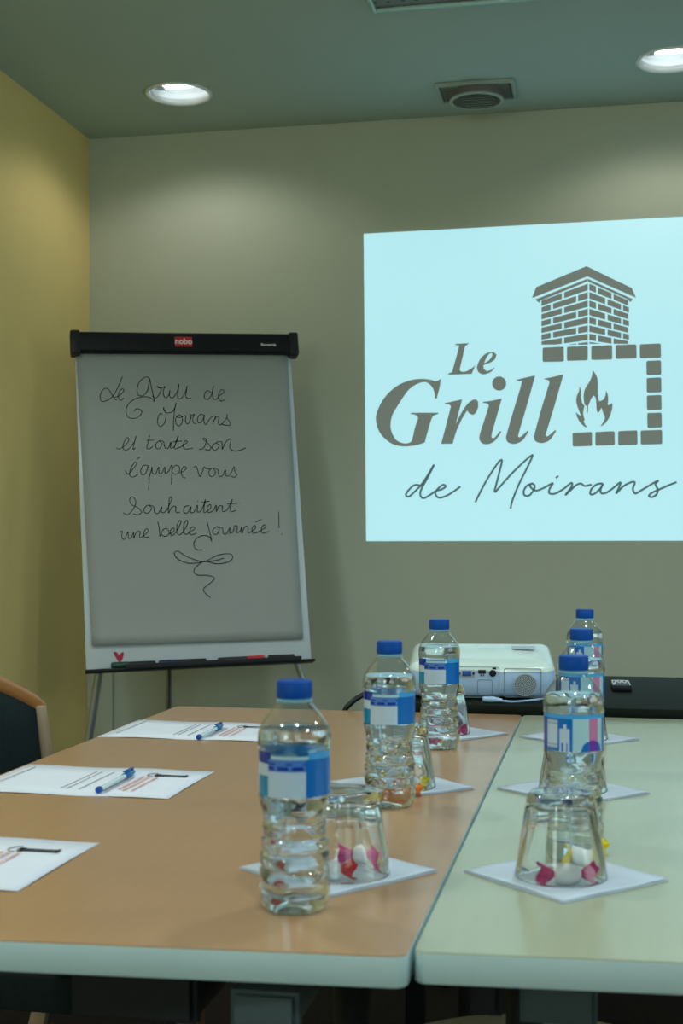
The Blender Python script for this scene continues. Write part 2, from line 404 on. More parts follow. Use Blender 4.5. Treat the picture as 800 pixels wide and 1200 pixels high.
# ------------------------------------------------------------------ ceiling fittings
def downlight(x, y, label, watts=None, cone=148, group='round recessed downlights'):
    t = thing('downlight', label, 'ceiling light', (x, y, ZC), 0, group)
    MB().lathe([(0.094, 0.002), (0.1045, 0.0), (0.1055, -0.003), (0.103, -0.006), (0.096, -0.005), (0.0915, 0.004)], 64).build('trim_ring', M['reflector'], t, smooth=60)
    MB().lathe([(0.0935, 0.001), (0.088, 0.02), (0.079, 0.045), (0.066, 0.07), (0.048, 0.088), (0.001, 0.09)], 64).build('reflector', M['reflector'], t, smooth=60)
    b = MB()
    for s in (-1, 1):
        b.tube([(-0.05, s * 0.016, 0.03), (0.035, s * 0.016, 0.03), (0.043, s * 0.009, 0.03), (0.043, 0, 0.03)], 0.0075, 12)
    b.build('lamp_tube', M['tube'], t, smooth=50)
    MB().box((-0.062, 0, 0.036), (0.026, 0.05, 0.03)).build('lamp_socket', M['grille'], t, bevel=0.004)
    MB().lathe([(0.0905, 0.012), (0.06, 0.0155), (0.001, 0.0165)], 64).build('diffuser', M['pane'], t, smooth=60)
    l = bpy.data.lights.new('downlight_beam', 'SPOT'); l.energy = watts or SPOT; l.color = (0.86, 0.98, 1.0) if watts == TABLE_SPOT else SPOT_COL; l.spot_size = R(cone); l.spot_blend = 0.4; l.shadow_soft_size = 0.08
    lo = bpy.data.objects.new('downlight_beam', l); COL.objects.link(lo); lo.parent = t; lo.location = (0, 0, -0.008)
    return t
downlight(*lamps[0], 'round lit ceiling downlight over the flip chart, nearest the yellow wall')
downlight(*lamps[1], 'round lit ceiling downlight above the projected picture, cut by the right photo edge')
for k, p in enumerate(lamps[2:]):
    downlight(*p, 'round lit ceiling downlight outside the view, in the rows nearer the windows', TABLE_SPOT if k else SPOT, 146)

# air vent: rectangular frame with a tilted round louvre disc
va, vb, vc_, vd = [at_z(u, v, ZC) for u, v in ((512, 98), (603, 91), (603, 112), (516, 119))]
VX, VY = (va.x + vb.x + vc_.x + vd.x) / 4, (va.y + vb.y + vc_.y + vd.y) / 4
t = thing('ceiling_vent', 'pale rectangular ceiling air vent with a round louvred drum', 'air vent', (VX, VY, ZC))
hx, hy = 0.122, 0.085
rect = [(-hx, -hy), (hx, -hy), (hx, hy), (-hx, hy)]
MB().ring(rect, inset(rect, 0.016), -0.012, 0.0).build('frame', M['vent'], t, bevel=0.002)
MB().prism(inset(rect, 0.014), -0.004, -0.001).build('back_plate', M['vent_dark'], t)
b = MB()
for k in range(9):
    y = -hy + 0.022 + k * (2 * hy - 0.044) / 8
    b.box((0, y, -0.009), (2 * hx - 0.034, 0.011, 0.0016), Matrix.Rotation(R(38), 3, 'X'))
b.build('slat', M['vent'], t)
MB().lathe([(0.0845, -0.0005), (0.0845, -0.034), (0.078, -0.034), (0.078, -0.004)], 64).build('drum', M['vent_dark'], t, smooth=40)
MB().lathe([(0.0850, -0.033), (0.0856, -0.0365), (0.081, -0.039), (0.0745, -0.0385), (0.0755, -0.034)], 64, closed=True).build('drum_rim', M['vent'], t, smooth=50)
b = MB()
for k in range(8):
    y = -0.063 + k * 0.018; w = 2 * math.sqrt(max(0.0001, 0.0765 ** 2 - y * y))
    b.box((0, y, -0.032), (w, 0.015, 0.0016), Matrix.Rotation(R(32), 3, 'X'))
b.build('louvre', M['vent'], t)
t = thing('ceiling_panel', 'perforated grey ceiling panel in a pale rim, cut by the top photo edge', 'ceiling panel', (PX0 + PS / 2, PY1 - PS / 2, ZC))
rc = [(-PS / 2, -PS / 2), (PS / 2, -PS / 2), (PS / 2, PS / 2), (-PS / 2, PS / 2)]
MB().ring(rc, inset(rc, 0.018), -0.010, 0.004).build('rim', M['panel_rim'], t, bevel=0.002)
MB().prism(inset(rc, 0.016), -0.001, 0.012).build('perforated_plate', M['perf'], t)

# ------------------------------------------------------------------ picture on the back wall, a glowing sheet for projector light
YP = YB - 0.002
def wl(u, v): p = at_y(u, v, YP); return (p.x, p.z)
pc = wl(615, 450)
pic = thing('glowing_picture', 'bright pale blue glowing sheet on the back wall, standing for a projected grill logo', 'projection', (pc[0], YP, pc[1]))
def flat(name, polys_xz, lift, m_, parent=pic):
    """outlines given in wall (x, z) -> thin filled shape facing the room"""
    me = fill([[(x - pc[0], z - pc[1]) for x, z in p] for p in polys_xz])
    for v in me.vertices: x, y, z = v.co; v.co = (x, -lift, y)
    me.materials.append(m_); me.name = name
    return link(name, me, parent)
zl = wl(427.5, 633); tl = wl(426, 274); bl = wl(429, 634)
tr = wl(800, 254); br = wl(800, 633.5)
ex = 1.42
tre = (tl[0] + ex, tl[1] + (tr[1] - tl[1]) / (tr[0] - tl[0]) * ex); bre = (bl[0] + ex, bl[1] + (br[1] - bl[1]) / (br[0] - bl[0]) * ex)
flat('glowing_field', [[tl, bl, bre, tre]], 0.0, M['picture_glow'])
def crop(x0, y0, s): return lambda p: wl(x0 + p[0] * s, y0 + p[1] * s)
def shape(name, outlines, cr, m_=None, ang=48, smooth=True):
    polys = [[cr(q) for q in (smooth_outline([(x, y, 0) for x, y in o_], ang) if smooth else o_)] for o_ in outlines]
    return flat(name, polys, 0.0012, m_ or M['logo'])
cD = crop(430, 390, 0.2125)
shape('letter_l', [[(487, 61), (562, 57), (553, 66), (541, 72), (510, 205), (520, 215), (545, 213), (570, 200), (597, 179), (577, 227), (445, 232), (450, 224), (468, 217), (505, 82), (499, 70), (487, 67)]], cD)
shape('letter_e', [[(703, 196), (680, 218), (640, 230), (612, 217), (606, 185), (627, 140), (660, 112), (695, 104), (713, 120), (705, 145), (680, 164), (641, 179), (643, 200), (660, 212), (682, 205), (700, 191)],
                   [(645, 168), (668, 155), (688, 130), (690, 113), (676, 115), (658, 138)]], cD)
shape('letter_g', [[(407, 253), (400, 300), (384, 363), (373, 362), (371, 330), (355, 295), (320, 272), (270, 285), (225, 320), (180, 385), (142, 450), (130, 500), (135, 545), (160, 590), (200, 609), (230, 607), (247, 592),
                    (262, 530), (281, 470), (270, 454), (239, 448), (243, 441), (394, 441), (388, 449), (364, 460), (347, 500), (318, 605), (280, 618), (230, 626), (180, 625), (130, 608), (80, 565), (55, 515), (49, 460), (70, 400), (110, 340), (170, 290), (240, 261), (300, 254), (350, 259), (375, 267), (393, 262)]], cD)
shape('letter_r', [[(427, 388), (470, 379), (524, 367), (505, 440), (489, 503), (520, 440), (550, 396), (575, 374), (598, 366), (612, 378), (612, 410), (600, 440), (585, 453), (565, 446), (552, 428), (522, 478), (492, 545), (472, 612), (408, 613), (435, 510), (462, 405), (450, 395), (429, 394)]], cD)
shape('letter_i', [[(637, 381), (690, 374), (743, 362), (715, 460), (687, 560), (689, 580), (701, 580), (735, 541), (741, 547), (706, 595), (670, 614), (640, 612), (622, 595), (620, 565), (645, 485), (671, 402), (663, 391), (639, 387)]], cD)
shape('letter_dot', [circle((728, 280), 39, 28)], cD, smooth=False)
cE = crop(540, 420, 0.175)
shape('letter_l', [[(369, 143), (425, 130), (497, 114), (440, 320), (387, 500), (385, 525), (398, 526), (445, 484), (453, 491), (411, 550), (362, 573), (320, 566), (303, 542), (306, 505), (355, 335), (405, 168), (395, 151), (371, 148)]], cE)
shape('letter_l', [[(556, 135), (615, 124), (686, 107), (628, 310), (572, 495), (570, 519), (583, 520), (630, 479), (638, 485), (596, 545), (547, 567), (505, 559), (489, 536), (492, 505), (540, 330), (592, 162), (582, 146), (558, 140)]], cE)
# script line under the word, drawn as thin strokes
def strokes(name, lines, cr, w, m_, parent=pic, basis=None, lift=0.0012):
    b = MB()
    for ln in lines:
        pts = catmull([(x, y, 0) for x, y in ln], 6)
        if basis is None:
            q = [Vector((cr(p)[0] - pc[0], -lift, cr(p)[1] - pc[1])) for p in pts]; nrm = Vector((0, -1, 0))
        else: q = [basis(cr, p) for p in pts]; nrm = basis.n
        n = len(q); L = []; Rr = []
        for i in range(n):
            tt = (q[min(i + 1, n - 1)] - q[max(i - 1, 0)]);
            if tt.length < 1e-7: tt = Vector((1, 0, 0))
            sd = tt.normalized().cross(nrm) * (w / 2)
            L.append(q[i] + sd + nrm * 0.0001 * (len(b.v) % 7)); Rr.append(q[i] - sd + nrm * 0.0001 * (len(b.v) % 7))
        b.add(L + Rr, [(i, i + 1, n + i + 1, n + i) for i in range(n - 1)])
    return b.build(name, m_, parent)
cF = crop(460, 520, 0.225); cG = crop(600, 520, 0.25)
SW = 0.0067
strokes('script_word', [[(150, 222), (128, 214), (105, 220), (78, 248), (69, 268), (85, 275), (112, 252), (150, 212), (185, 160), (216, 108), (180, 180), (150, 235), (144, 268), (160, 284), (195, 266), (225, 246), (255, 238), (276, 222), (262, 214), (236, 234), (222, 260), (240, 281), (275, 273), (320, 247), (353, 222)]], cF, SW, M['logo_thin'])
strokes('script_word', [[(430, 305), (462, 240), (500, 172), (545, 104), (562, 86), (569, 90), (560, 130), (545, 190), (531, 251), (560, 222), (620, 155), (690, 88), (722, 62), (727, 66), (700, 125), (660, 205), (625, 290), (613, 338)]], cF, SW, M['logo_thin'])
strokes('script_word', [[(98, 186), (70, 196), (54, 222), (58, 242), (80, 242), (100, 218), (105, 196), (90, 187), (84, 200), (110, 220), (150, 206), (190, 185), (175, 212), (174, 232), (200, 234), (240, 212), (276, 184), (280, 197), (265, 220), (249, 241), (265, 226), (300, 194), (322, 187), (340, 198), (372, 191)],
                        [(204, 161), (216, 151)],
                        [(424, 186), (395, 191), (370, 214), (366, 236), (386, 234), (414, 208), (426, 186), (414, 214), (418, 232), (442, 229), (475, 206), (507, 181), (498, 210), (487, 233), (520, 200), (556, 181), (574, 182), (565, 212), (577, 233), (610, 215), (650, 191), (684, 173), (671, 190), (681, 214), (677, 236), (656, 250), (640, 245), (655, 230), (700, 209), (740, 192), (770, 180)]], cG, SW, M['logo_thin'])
# chimney
cC = crop(600, 290, 0.25)
shape('chimney_cap', [[(348, 88), (455, 140), (560, 190), (580, 236), (352, 136), (92, 238), (112, 186)]], cC, smooth=False)
shape('chimney_cap', [[(108, 244), (352, 147), (352, 160), (132, 250), (126, 260)]], cC, smooth=False)
shape('chimney_cap', [[(354, 147), (566, 243), (552, 257), (544, 245), (354, 160)]], cC, smooth=False)
def clipy(poly, ymax):
    res = []
    for i in range(len(poly)):
        a, b_ = poly[i - 1], poly[i]
        if (a[1] <= ymax) != (b_[1] <= ymax):
            t_ = (ymax - a[1]) / (b_[1] - a[1]); res.append((a[0] + (b_[0] - a[0]) * t_, ymax))
        if b_[1] <= ymax: res.append(b_)
    return res
def brick_face(x0, x1, y0a, y0b, y1a, y1b, rows, patt, ymax):
    """rows of bricks between a sloping top line (y0a left, y0b right) and bottom line (y1a, y1b)"""
    outl = []
    for r_ in range(rows):
        for a, c in patt[r_ % len(patt)]:
            g = 0.11
            def P(fx, fy): ya = y0a + (y1a - y0a) * fy; yb = y0b + (y1b - y0b) * fy; return (x0 + (x1 - x0) * fx, ya + (yb - ya) * fx)
            q = [P(a, (r_ + g) / rows), P(c, (r_ + g) / rows), P(c, (r_ + 1 - g) / rows), P(a, (r_ + 1 - g) / rows)]
            q = clipy(q, ymax)
            if len(q) >= 3: outl.append(q)
    return outl
b1 = brick_face(137, 354, 246, 166, 500, 478, 8, [[(0, .44), (.49, 1)], [(0, .20), (.25, .75), (.79, 1)]], 456)
b2 = brick_face(361, 547, 166, 246, 478, 500, 8, [[(0, .17), (.22, .56), (.61, .98)], [(0, .40), (.46, .80), (.85, 1)]], 452)
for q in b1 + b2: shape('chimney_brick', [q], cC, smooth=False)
def rb(q, r=7):
    return [(p[0], p[1]) for p in rpoly([(a, -b_) for a, b_ in q][::-1], r, 3)]
hb = [[(142, 470), (242, 465), (242, 535), (142, 537)], [(256, 466), (354, 462), (354, 529), (256, 532)], [(370, 462), (468, 458), (469, 525), (370, 528)], [(484, 458), (582, 454), (583, 520), (484, 523)], [(597, 454), (696, 450), (697, 517), (598, 520)],
      [(628, 532), (697, 529), (698, 597), (629, 599)], [(629, 612), (698, 609), (699, 679), (630, 681)], [(630, 694), (699, 691), (700, 761), (631, 763)], [(632, 776), (700, 774), (701, 844), (633, 846)],
      [(282, 869), (374, 865), (374, 931), (283, 934)], [(389, 865), (480, 861), (481, 927), (389, 930)], [(496, 861), (586, 857), (587, 925), (496, 928)], [(601, 858), (702, 855), (703, 922), (602, 925)]]
for q in hb:
    rr = [(x, -y) for x, y in rb(q)]
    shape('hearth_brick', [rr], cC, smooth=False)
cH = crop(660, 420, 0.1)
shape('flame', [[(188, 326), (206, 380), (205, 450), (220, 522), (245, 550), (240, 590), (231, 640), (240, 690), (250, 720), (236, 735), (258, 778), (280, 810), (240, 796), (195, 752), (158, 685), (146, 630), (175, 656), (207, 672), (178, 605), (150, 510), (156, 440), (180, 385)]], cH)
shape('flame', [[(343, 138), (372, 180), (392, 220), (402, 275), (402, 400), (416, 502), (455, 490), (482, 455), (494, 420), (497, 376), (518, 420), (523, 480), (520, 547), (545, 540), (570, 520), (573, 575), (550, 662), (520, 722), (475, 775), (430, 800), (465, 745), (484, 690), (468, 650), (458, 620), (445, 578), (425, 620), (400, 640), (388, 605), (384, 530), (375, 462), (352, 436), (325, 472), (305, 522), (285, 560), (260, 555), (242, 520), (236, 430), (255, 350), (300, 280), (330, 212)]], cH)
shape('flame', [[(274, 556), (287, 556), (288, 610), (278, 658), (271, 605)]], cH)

# ------------------------------------------------------------------ flip chart
yaw, lean, roll = R(24.69), R(12.156), R(1.527)
BC = Vector((-1.2491, 3.8854, 1.2135)); BW, BH = 0.68, 1.0227
rx = Vector((cos(yaw), sin(yaw), 0)); nb = Vector((-sin(yaw), cos(yaw), 0)); up = Vector((0, 0, 1)) * cos(lean) + nb * sin(lean)
bx_ = rx * cos(roll) + up * sin(roll); by_ = up * cos(roll) - rx * sin(roll); bn = bx_.cross(by_)   # bn points to the room
BR = Matrix((bx_, by_, bn)).transposed()
def bd(x, y, n=0.0): return BC + bx_ * x + by_ * y + bn * n
FB = Vector((BC.x + 0.05, BC.y + 0.1, 0))
fc = thing('flip_chart_easel', 'white flip chart easel on silver legs in the corner by the yellow wall', 'flip chart', FB)
MB().box(bd(0, 0, -0.008), (BW, BH, 0.016), BR).build('board', M['board'], fc, FB, bevel=0.003)
# head clamp bar
MB().box(bd(0.004, BH / 2 - 0.012, 0.014), (BW + 0.012, 0.064, 0.042), BR).build('head_bar', M['black_plastic'], fc, FB, bevel=0.007, bseg=3)
for s in (-1, 1):
    MB().box(bd(0.004 + s * (BW / 2 + 0.003), BH / 2 - 0.014, 0.014), (0.030, 0.076, 0.052), BR).build('end_cap', M['black_metal'], fc, FB, bevel=0.006)
hn = 0.0355
def board_text(txt, size, u, v, m_, n, name, bold=0.0):
    p = on_plane(u, v, bd(0, 0, n), bn); me = textmesh(txt, size, 0.0002, bold); me.materials.append(m_)
    me.transform(Matrix.Translation(p - FB) @ BR.to_4x4()); me.name = name
    return link(name, me, fc)
pl = on_plane(215, 400.5, bd(0, 0, hn), bn)
MB().box(pl, (0.054, 0.032, 0.001), BR).build('red_logo_patch', M['red'], fc, FB)
board_text('nobo', 0.026, 215, 400.2, M['white_print'], hn + 0.0008, 'logo_writing', 0.0006)
board_text('Barracuda', 0.0118, 314.5, 404, M['white_print'], hn + 0.0006, 'model_writing', 0.0003)
# tray along the foot of the board
MB().box(bd(0, -BH / 2 - 0.008, 0.016), (BW + 0.006, 0.008, 0.05), BR).box(bd(0.035, -BH / 2 - 0.002, 0.041), (BW - 0.15, 0.016, 0.006), BR).build('pen_tray', M['black_plastic'], fc, FB, bevel=0.002)
# legs
def leg(a, bfoot, r, m_='silver'):
    b = MB(); b.tube([a, a * 0.5 + bfoot * 0.5, bfoot], r, 14); o_ = b.build('leg', M[m_], fc, FB, smooth=50)
    MB().lathe([(0.001, 0.0), (0.017, 0.0), (0.018, 0.006), (0.013, 0.03), (0.001, 0.03)], 18, bfoot - FB).build('foot_cap', M['black_plastic'], o_, smooth=50)
lt = bd(-BW / 2 + 0.045, -BH / 2 + 0.03, -0.03)
d1 = on_plane(104, 866, lt, FV); k = (lt.z - 0.0) / (lt.z - d1.z); lf = lt + (d1 - lt) * k
leg(lt, lf, 0.0125)
rt_ = bd(BW / 2 - 0.05, -BH / 2 + 0.03, -0.03)
d2 = on_plane(356, 800, rt_, FV); k = rt_.z / (rt_.z - d2.z); rf = rt_ + (d2 - rt_) * min(k, 12)
leg(rt_, rf, 0.0105)
ct = bd(-0.06, 0.15, -0.03); cf = at_d(197.5, 833, 4.32); cft = at_d(198, 785, 4.27)
k = (cft.z) / (cft.z - cf.z); foot = cft + (cf - cft) * k; foot.z = 0
ctop = cft - (cf - cft).normalized() * 0.30
leg(ctop, foot, 0.0115)
MB().box(bd(0, 0.15, -0.02), (0.25, 0.06, 0.02), BR).build('hinge_plate', M['black_plastic'], fc, FB, bevel=0.003)
# heart drawn on the board
hp = [(140, 777), (136, 771), (133.2, 766), (133.4, 764), (136, 764), (138.5, 766.5), (139.6, 769.5), (141, 766), (143.5, 764.2), (145, 764.8), (144.5, 769), (142.5, 774)]
b = MB(); q = [on_plane(u, v, bd(0, 0, 0.0012), bn) for u, v in [tuple(p[:2]) for p in smooth_outline([(a, c, 0) for a, c in hp], 60)]]
c_ = sum(q, Vector()) / len(q)
b.add([c_] + q, [(0, i + 1, (i + 1) % len(q) + 1) for i in range(len(q))]); b.build('heart_drawing', M['heart'], fc, FB)['label'] = 'small crimson heart low on the board'
# paper pad
ptl, ptr, pbl, pbr = [on_plane(u, v, bd(0, 0, 0.004), bn) for u, v in ((89, 411), (336, 411), (107.5, 757), (354.5, 749))]
pad = thing('flip_chart_pad', 'large white paper pad with handwritten greeting hanging on the easel', 'paper pad', (ptl + pbr) / 2)
PO = (ptl + pbr) / 2
b = MB(); nu, nv = 20, 30; G = []
for j in range(nv + 1):
    for i in range(nu + 1):
        u, v = i / nu, j / nv
        p = ptl * (1 - u) * (1 - v) + ptr * u * (1 - v) + pbl * (1 - u) * v + pbr * u * v
        lift = 0.0022 + 0.0012 * sin(u * 5 + v * 3) * v + 0.007 * max(0, v - 0.93) / 0.07 * (0.55 + 0.45 * sin(u * 4.2 + 0.4))
        if u > 0.999 or u < 0.001: lift += 0.001
        G.append(p + bn * lift)
b.add(G, [(j * (nu + 1) + i, j * (nu + 1) + i + 1, (j + 1) * (nu + 1) + i + 1, (j + 1) * (nu + 1) + i) for j in range(nv) for i in range(nu)])
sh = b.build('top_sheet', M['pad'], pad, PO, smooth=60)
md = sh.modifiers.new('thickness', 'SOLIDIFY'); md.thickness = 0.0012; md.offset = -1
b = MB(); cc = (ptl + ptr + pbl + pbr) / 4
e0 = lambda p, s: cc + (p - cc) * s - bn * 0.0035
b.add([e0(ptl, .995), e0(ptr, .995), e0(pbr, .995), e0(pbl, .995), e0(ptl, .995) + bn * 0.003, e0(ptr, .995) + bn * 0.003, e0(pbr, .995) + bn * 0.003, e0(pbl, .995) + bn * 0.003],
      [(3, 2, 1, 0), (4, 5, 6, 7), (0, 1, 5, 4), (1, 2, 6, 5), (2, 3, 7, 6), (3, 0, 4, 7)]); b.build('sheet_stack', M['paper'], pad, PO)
class Bs:
    n = bn
    def __call__(s, cr, p): u, v = cr(p); return on_plane(u, v, bd(0, 0, 0.0088), bn) - PO
Bs = Bs()
def pxc(x0, y0, s): return lambda p: (x0 + p[0] * s, y0 + p[1] * s)
A = pxc(110, 430, .2125); Bc = pxc(130, 500, .2125); Cc = pxc(130, 570, .2625)
HW = 0.0022
def hand(lines, cr): strokes('handwritten_line', lines, cr, HW, M['ink'], pad, Bs)
hand([[(323, 158), (328, 168), (335, 173), (346, 168), (361, 150), (370, 126), (365, 114), (348, 107), (356, 115), (374, 116), (394, 107), (386, 120), (382, 136), (386, 160), (398, 170), (412, 155), (419, 128), (416, 155), (426, 170), (442, 164), (460, 132), (469, 94), (464, 132), (461, 163), (471, 177), (489, 165), (505, 136), (514, 104), (509, 136), (507, 163), (520, 174), (537, 170)], [(157, 52), (140, 95), (115, 145), (85, 178), (50, 191), (34, 175), (40, 140), (63, 117), (84, 127), (100, 155), (115, 178), (128, 182)], [(112, 168), (140, 158), (165, 132), (156, 121), (140, 138), (134, 165), (146, 184), (166, 172)],
      [(308, 66), (296, 57), (275, 60), (250, 85), (237, 125), (245, 155), (270, 158), (294, 132), (304, 88), (308, 68), (316, 110), (328, 160), (335, 194), (325, 180), (305, 168), (270, 165), (220, 180), (187, 210), (177, 250), (193, 280), (235, 281), (262, 256), (256, 236), (235, 231), (219, 245)],
      
      [(644, 142), (626, 130), (610, 150), (611, 174), (630, 178), (648, 152), (659, 103), (654, 145), (658, 175), (676, 178), (692, 158), (716, 140), (708, 124), (690, 140), (687, 170), (700, 189), (719, 180)]], A)
A2 = pxc(155, 435, .1); A3 = pxc(180, 465, .125)
hand([[(84, 166), (65, 156), (42, 188), (36, 240), (60, 279), (94, 256), (112, 205), (113, 152), (94, 122), (94, 97), (98, 120), (118, 146), (150, 150), (186, 128), (211, 58), (196, 120), (188, 220), (184, 319)],
      [(222, 178), (204, 212), (214, 258), (240, 273), (264, 242), (268, 198), (243, 170), (216, 182), (240, 196), (280, 182), (299, 178), (298, 225), (316, 256), (338, 226), (351, 182), (338, 160), (354, 175), (380, 164), (366, 202), (374, 245), (402, 248)],
      [(472, 172), (437, 164), (412, 200), (415, 238), (440, 241), (465, 205), (477, 168), (470, 222), (488, 261), (520, 215), (548, 186), (578, 182), (568, 215), (553, 252), (575, 206), (604, 182), (611, 202), (605, 240), (624, 263), (660, 230), (685, 192), (690, 163), (688, 196), (717, 246), (716, 266), (680, 266), (638, 258)]], A3)
hand([[(28, 118), (50, 122), (84, 97), (99, 72), (88, 61), (72, 85), (65, 115), (80, 131), (105, 116), (130, 80), (138, 51), (126, 100), (122, 126), (136, 116)], [(212, 46), (205, 85), (197, 115), (210, 123), (232, 108)], [(196, 77), (238, 74)],
      [(264, 79), (248, 95), (250, 119), (268, 119), (281, 95), (266, 79), (288, 82), (293, 100), (299, 117), (315, 118), (331, 84), (328, 117), (346, 112), (362, 80), (371, 49), (356, 90), (350, 119), (368, 119), (404, 100), (421, 84), (408, 79), (397, 105), (410, 123), (452, 118)], [(342, 83), (392, 79)],
      [(485, 126), (508, 119), (526, 82), (518, 64), (508, 68), (535, 92), (551, 116), (540, 129), (518, 125)], [(582, 89), (562, 100), (559, 122), (578, 129), (596, 105), (580, 87), (608, 84), (612, 98), (614, 126), (626, 95), (650, 69), (661, 76), (654, 115), (675, 133), (710, 130), (742, 117)]], Bc)
hand([[(142, 180), (161, 166)], [(80, 244), (95, 263), (120, 235), (141, 205), (130, 197), (110, 230), (102, 263), (120, 279), (150, 262)], [(204, 215), (180, 214), (164, 240), (169, 263), (190, 259), (206, 218), (210, 280), (207, 349)],
      [(207, 290), (222, 240), (226, 222), (228, 255), (245, 261), (263, 223), (265, 256), (280, 256), (297, 222), (298, 257), (316, 248), (335, 212), (335, 260), (332, 319)], [(334, 238), (355, 214), (376, 222), (375, 250), (355, 263), (339, 255)], [(378, 256), (400, 245), (416, 228), (402, 221), (387, 245), (394, 275), (412, 283)],
      [(454, 226), (470, 219), (480, 250), (490, 276), (505, 245), (513, 223), (528, 233), (545, 232)], [(557, 229), (540, 245), (544, 270), (562, 274), (576, 250), (562, 229), (582, 234), (590, 240), (595, 268), (612, 273), (631, 238), (632, 268), (648, 271), (664, 250), (679, 220), (682, 245), (694, 265), (680, 279), (660, 272)]], Bc)
hand([[(54, 118), (75, 126), (100, 100), (111, 70), (98, 47), (84, 55), (90, 80), (120, 95), (136, 115), (120, 126), (98, 122)], [(162, 84), (148, 100), (151, 118), (170, 116), (181, 95), (166, 84), (187, 88), (192, 100), (195, 116), (212, 119), (226, 90), (225, 115), (240, 114), (255, 95), (271, 55), (262, 49), (257, 90), (257, 119), (270, 95), (288, 89), (290, 115), (308, 115)],
      [(348, 86), (330, 91), (324, 112), (340, 119), (357, 90), (354, 115), (370, 114), (386, 84), (385, 113), (400, 110), (413, 85), (421, 58), (415, 95), (415, 116), (430, 110), (445, 95), (442, 81), (429, 95), (434, 116), (456, 108), (469, 84), (470, 113), (480, 90), (496, 87), (498, 112), (517, 105), (532, 80), (541, 57), (533, 95), (536, 113), (558, 107)], [(404, 72), (440, 66)], [(386, 68), (389, 64)], [(518, 79), (572, 74)]], Cc)
hand([[(38, 206), (50, 199), (48, 225), (60, 236), (76, 203), (78, 231), (92, 227), (101, 204), (102, 231), (113, 205), (129, 202), (128, 229), (146, 220), (166, 200), (158, 189), (147, 205), (150, 226), (170, 225)],
      [(209, 157), (215, 190), (219, 223), (231, 195), (250, 189), (259, 210), (242, 223), (222, 215)], [(262, 213), (281, 200), (278, 184), (264, 200), (270, 219), (290, 205), (312, 160), (306, 153), (296, 170), (294, 205), (306, 216), (324, 200), (342, 165), (337, 151), (325, 172), (324, 205), (336, 214), (352, 204), (374, 188), (362, 181), (351, 200), (357, 216), (382, 209)],
      [(428, 156), (438, 195), (449, 246), (442, 228), (415, 219), (385, 230), (369, 255), (380, 281), (411, 283)], [(474, 179), (455, 192), (457, 213), (475, 211), (483, 190), (472, 179), (493, 184), (499, 190), (500, 209), (515, 211), (531, 183), (530, 209), (546, 200), (550, 178), (564, 178), (560, 206), (576, 200), (583, 181), (584, 209), (596, 182), (611, 179), (612, 206), (630, 198), (646, 185), (640, 174), (629, 190), (634, 209), (656, 203), (674, 194), (691, 180), (682, 171), (671, 188), (677, 209), (706, 200)], [(644, 159), (672, 147)],
      [(748, 114), (750, 186)], [(760, 211), (764, 216)]], Cc)
o = strokes('handwritten_flourish', [[(505, 320), (450, 333), (400, 334), (340, 314), (300, 290), (282, 298), (300, 325), (350, 343), (420, 334), (480, 306), (530, 301), (543, 318), (520, 338), (470, 345), (425, 335), (395, 345), (370, 375), (385, 395), (430, 397), (461, 408), (445, 430), (414, 455), (420, 475), (444, 496)]], Cc, HW, M['ink'], pad, Bs)
# markers lying on the tray
def marker(u0, u1, v0, v1, label, body, capm):
    a = on_plane(u0, v0, bd(0, 0, 0.026), bn); c = on_plane(u1, v1, bd(0, 0, 0.026), bn)
    ya = -BH / 2 + 0.0060
    a = bd((a - BC).dot(bx_), ya, 0.026); c = bd((c - BC).dot(bx_), ya, 0.026)
    t_ = thing('marker', label, 'marker pen', (a + c) / 2, 0, 'markers on the flip chart tray'); O = (a + c) / 2
    d = c - a
    MB().tube([a, a + d * 0.02, a + d * 0.62], [0.006, 0.0088, 0.0088], 14).build('barrel', M[body], t_, O, smooth=50)
    MB().tube([a + d * 0.62, a + d * 0.63, a + d * 0.97, c], [0.0088, 0.0095, 0.0095, 0.006], 14).build('cap', M[capm], t_, O, smooth=50)
M['green'] = mat('dark green marker', (0.01, 0.07, 0.05), 0.35); M['navy'] = mat('navy marker', (0.01, 0.015, 0.10), 0.35); M['marker_black'] = mat('black marker', (0.012, 0.012, 0.014), 0.35)
marker(182, 130, 778, 780, 'dark marker with green cap at the left end of the flip chart tray', 'marker_black', 'green')
marker(242, 186, 776, 778, 'navy marker in the tray left of the middle of the flip chart', 'marker_black', 'navy')
marker(255, 310, 774, 771, 'black marker with a red cap in the flip chart tray, right of the middle', 'marker_black', 'red')

marker(345, 314, 769, 770, 'black capped marker at the right end of the flip chart tray', 'marker_black', 'marker_black')

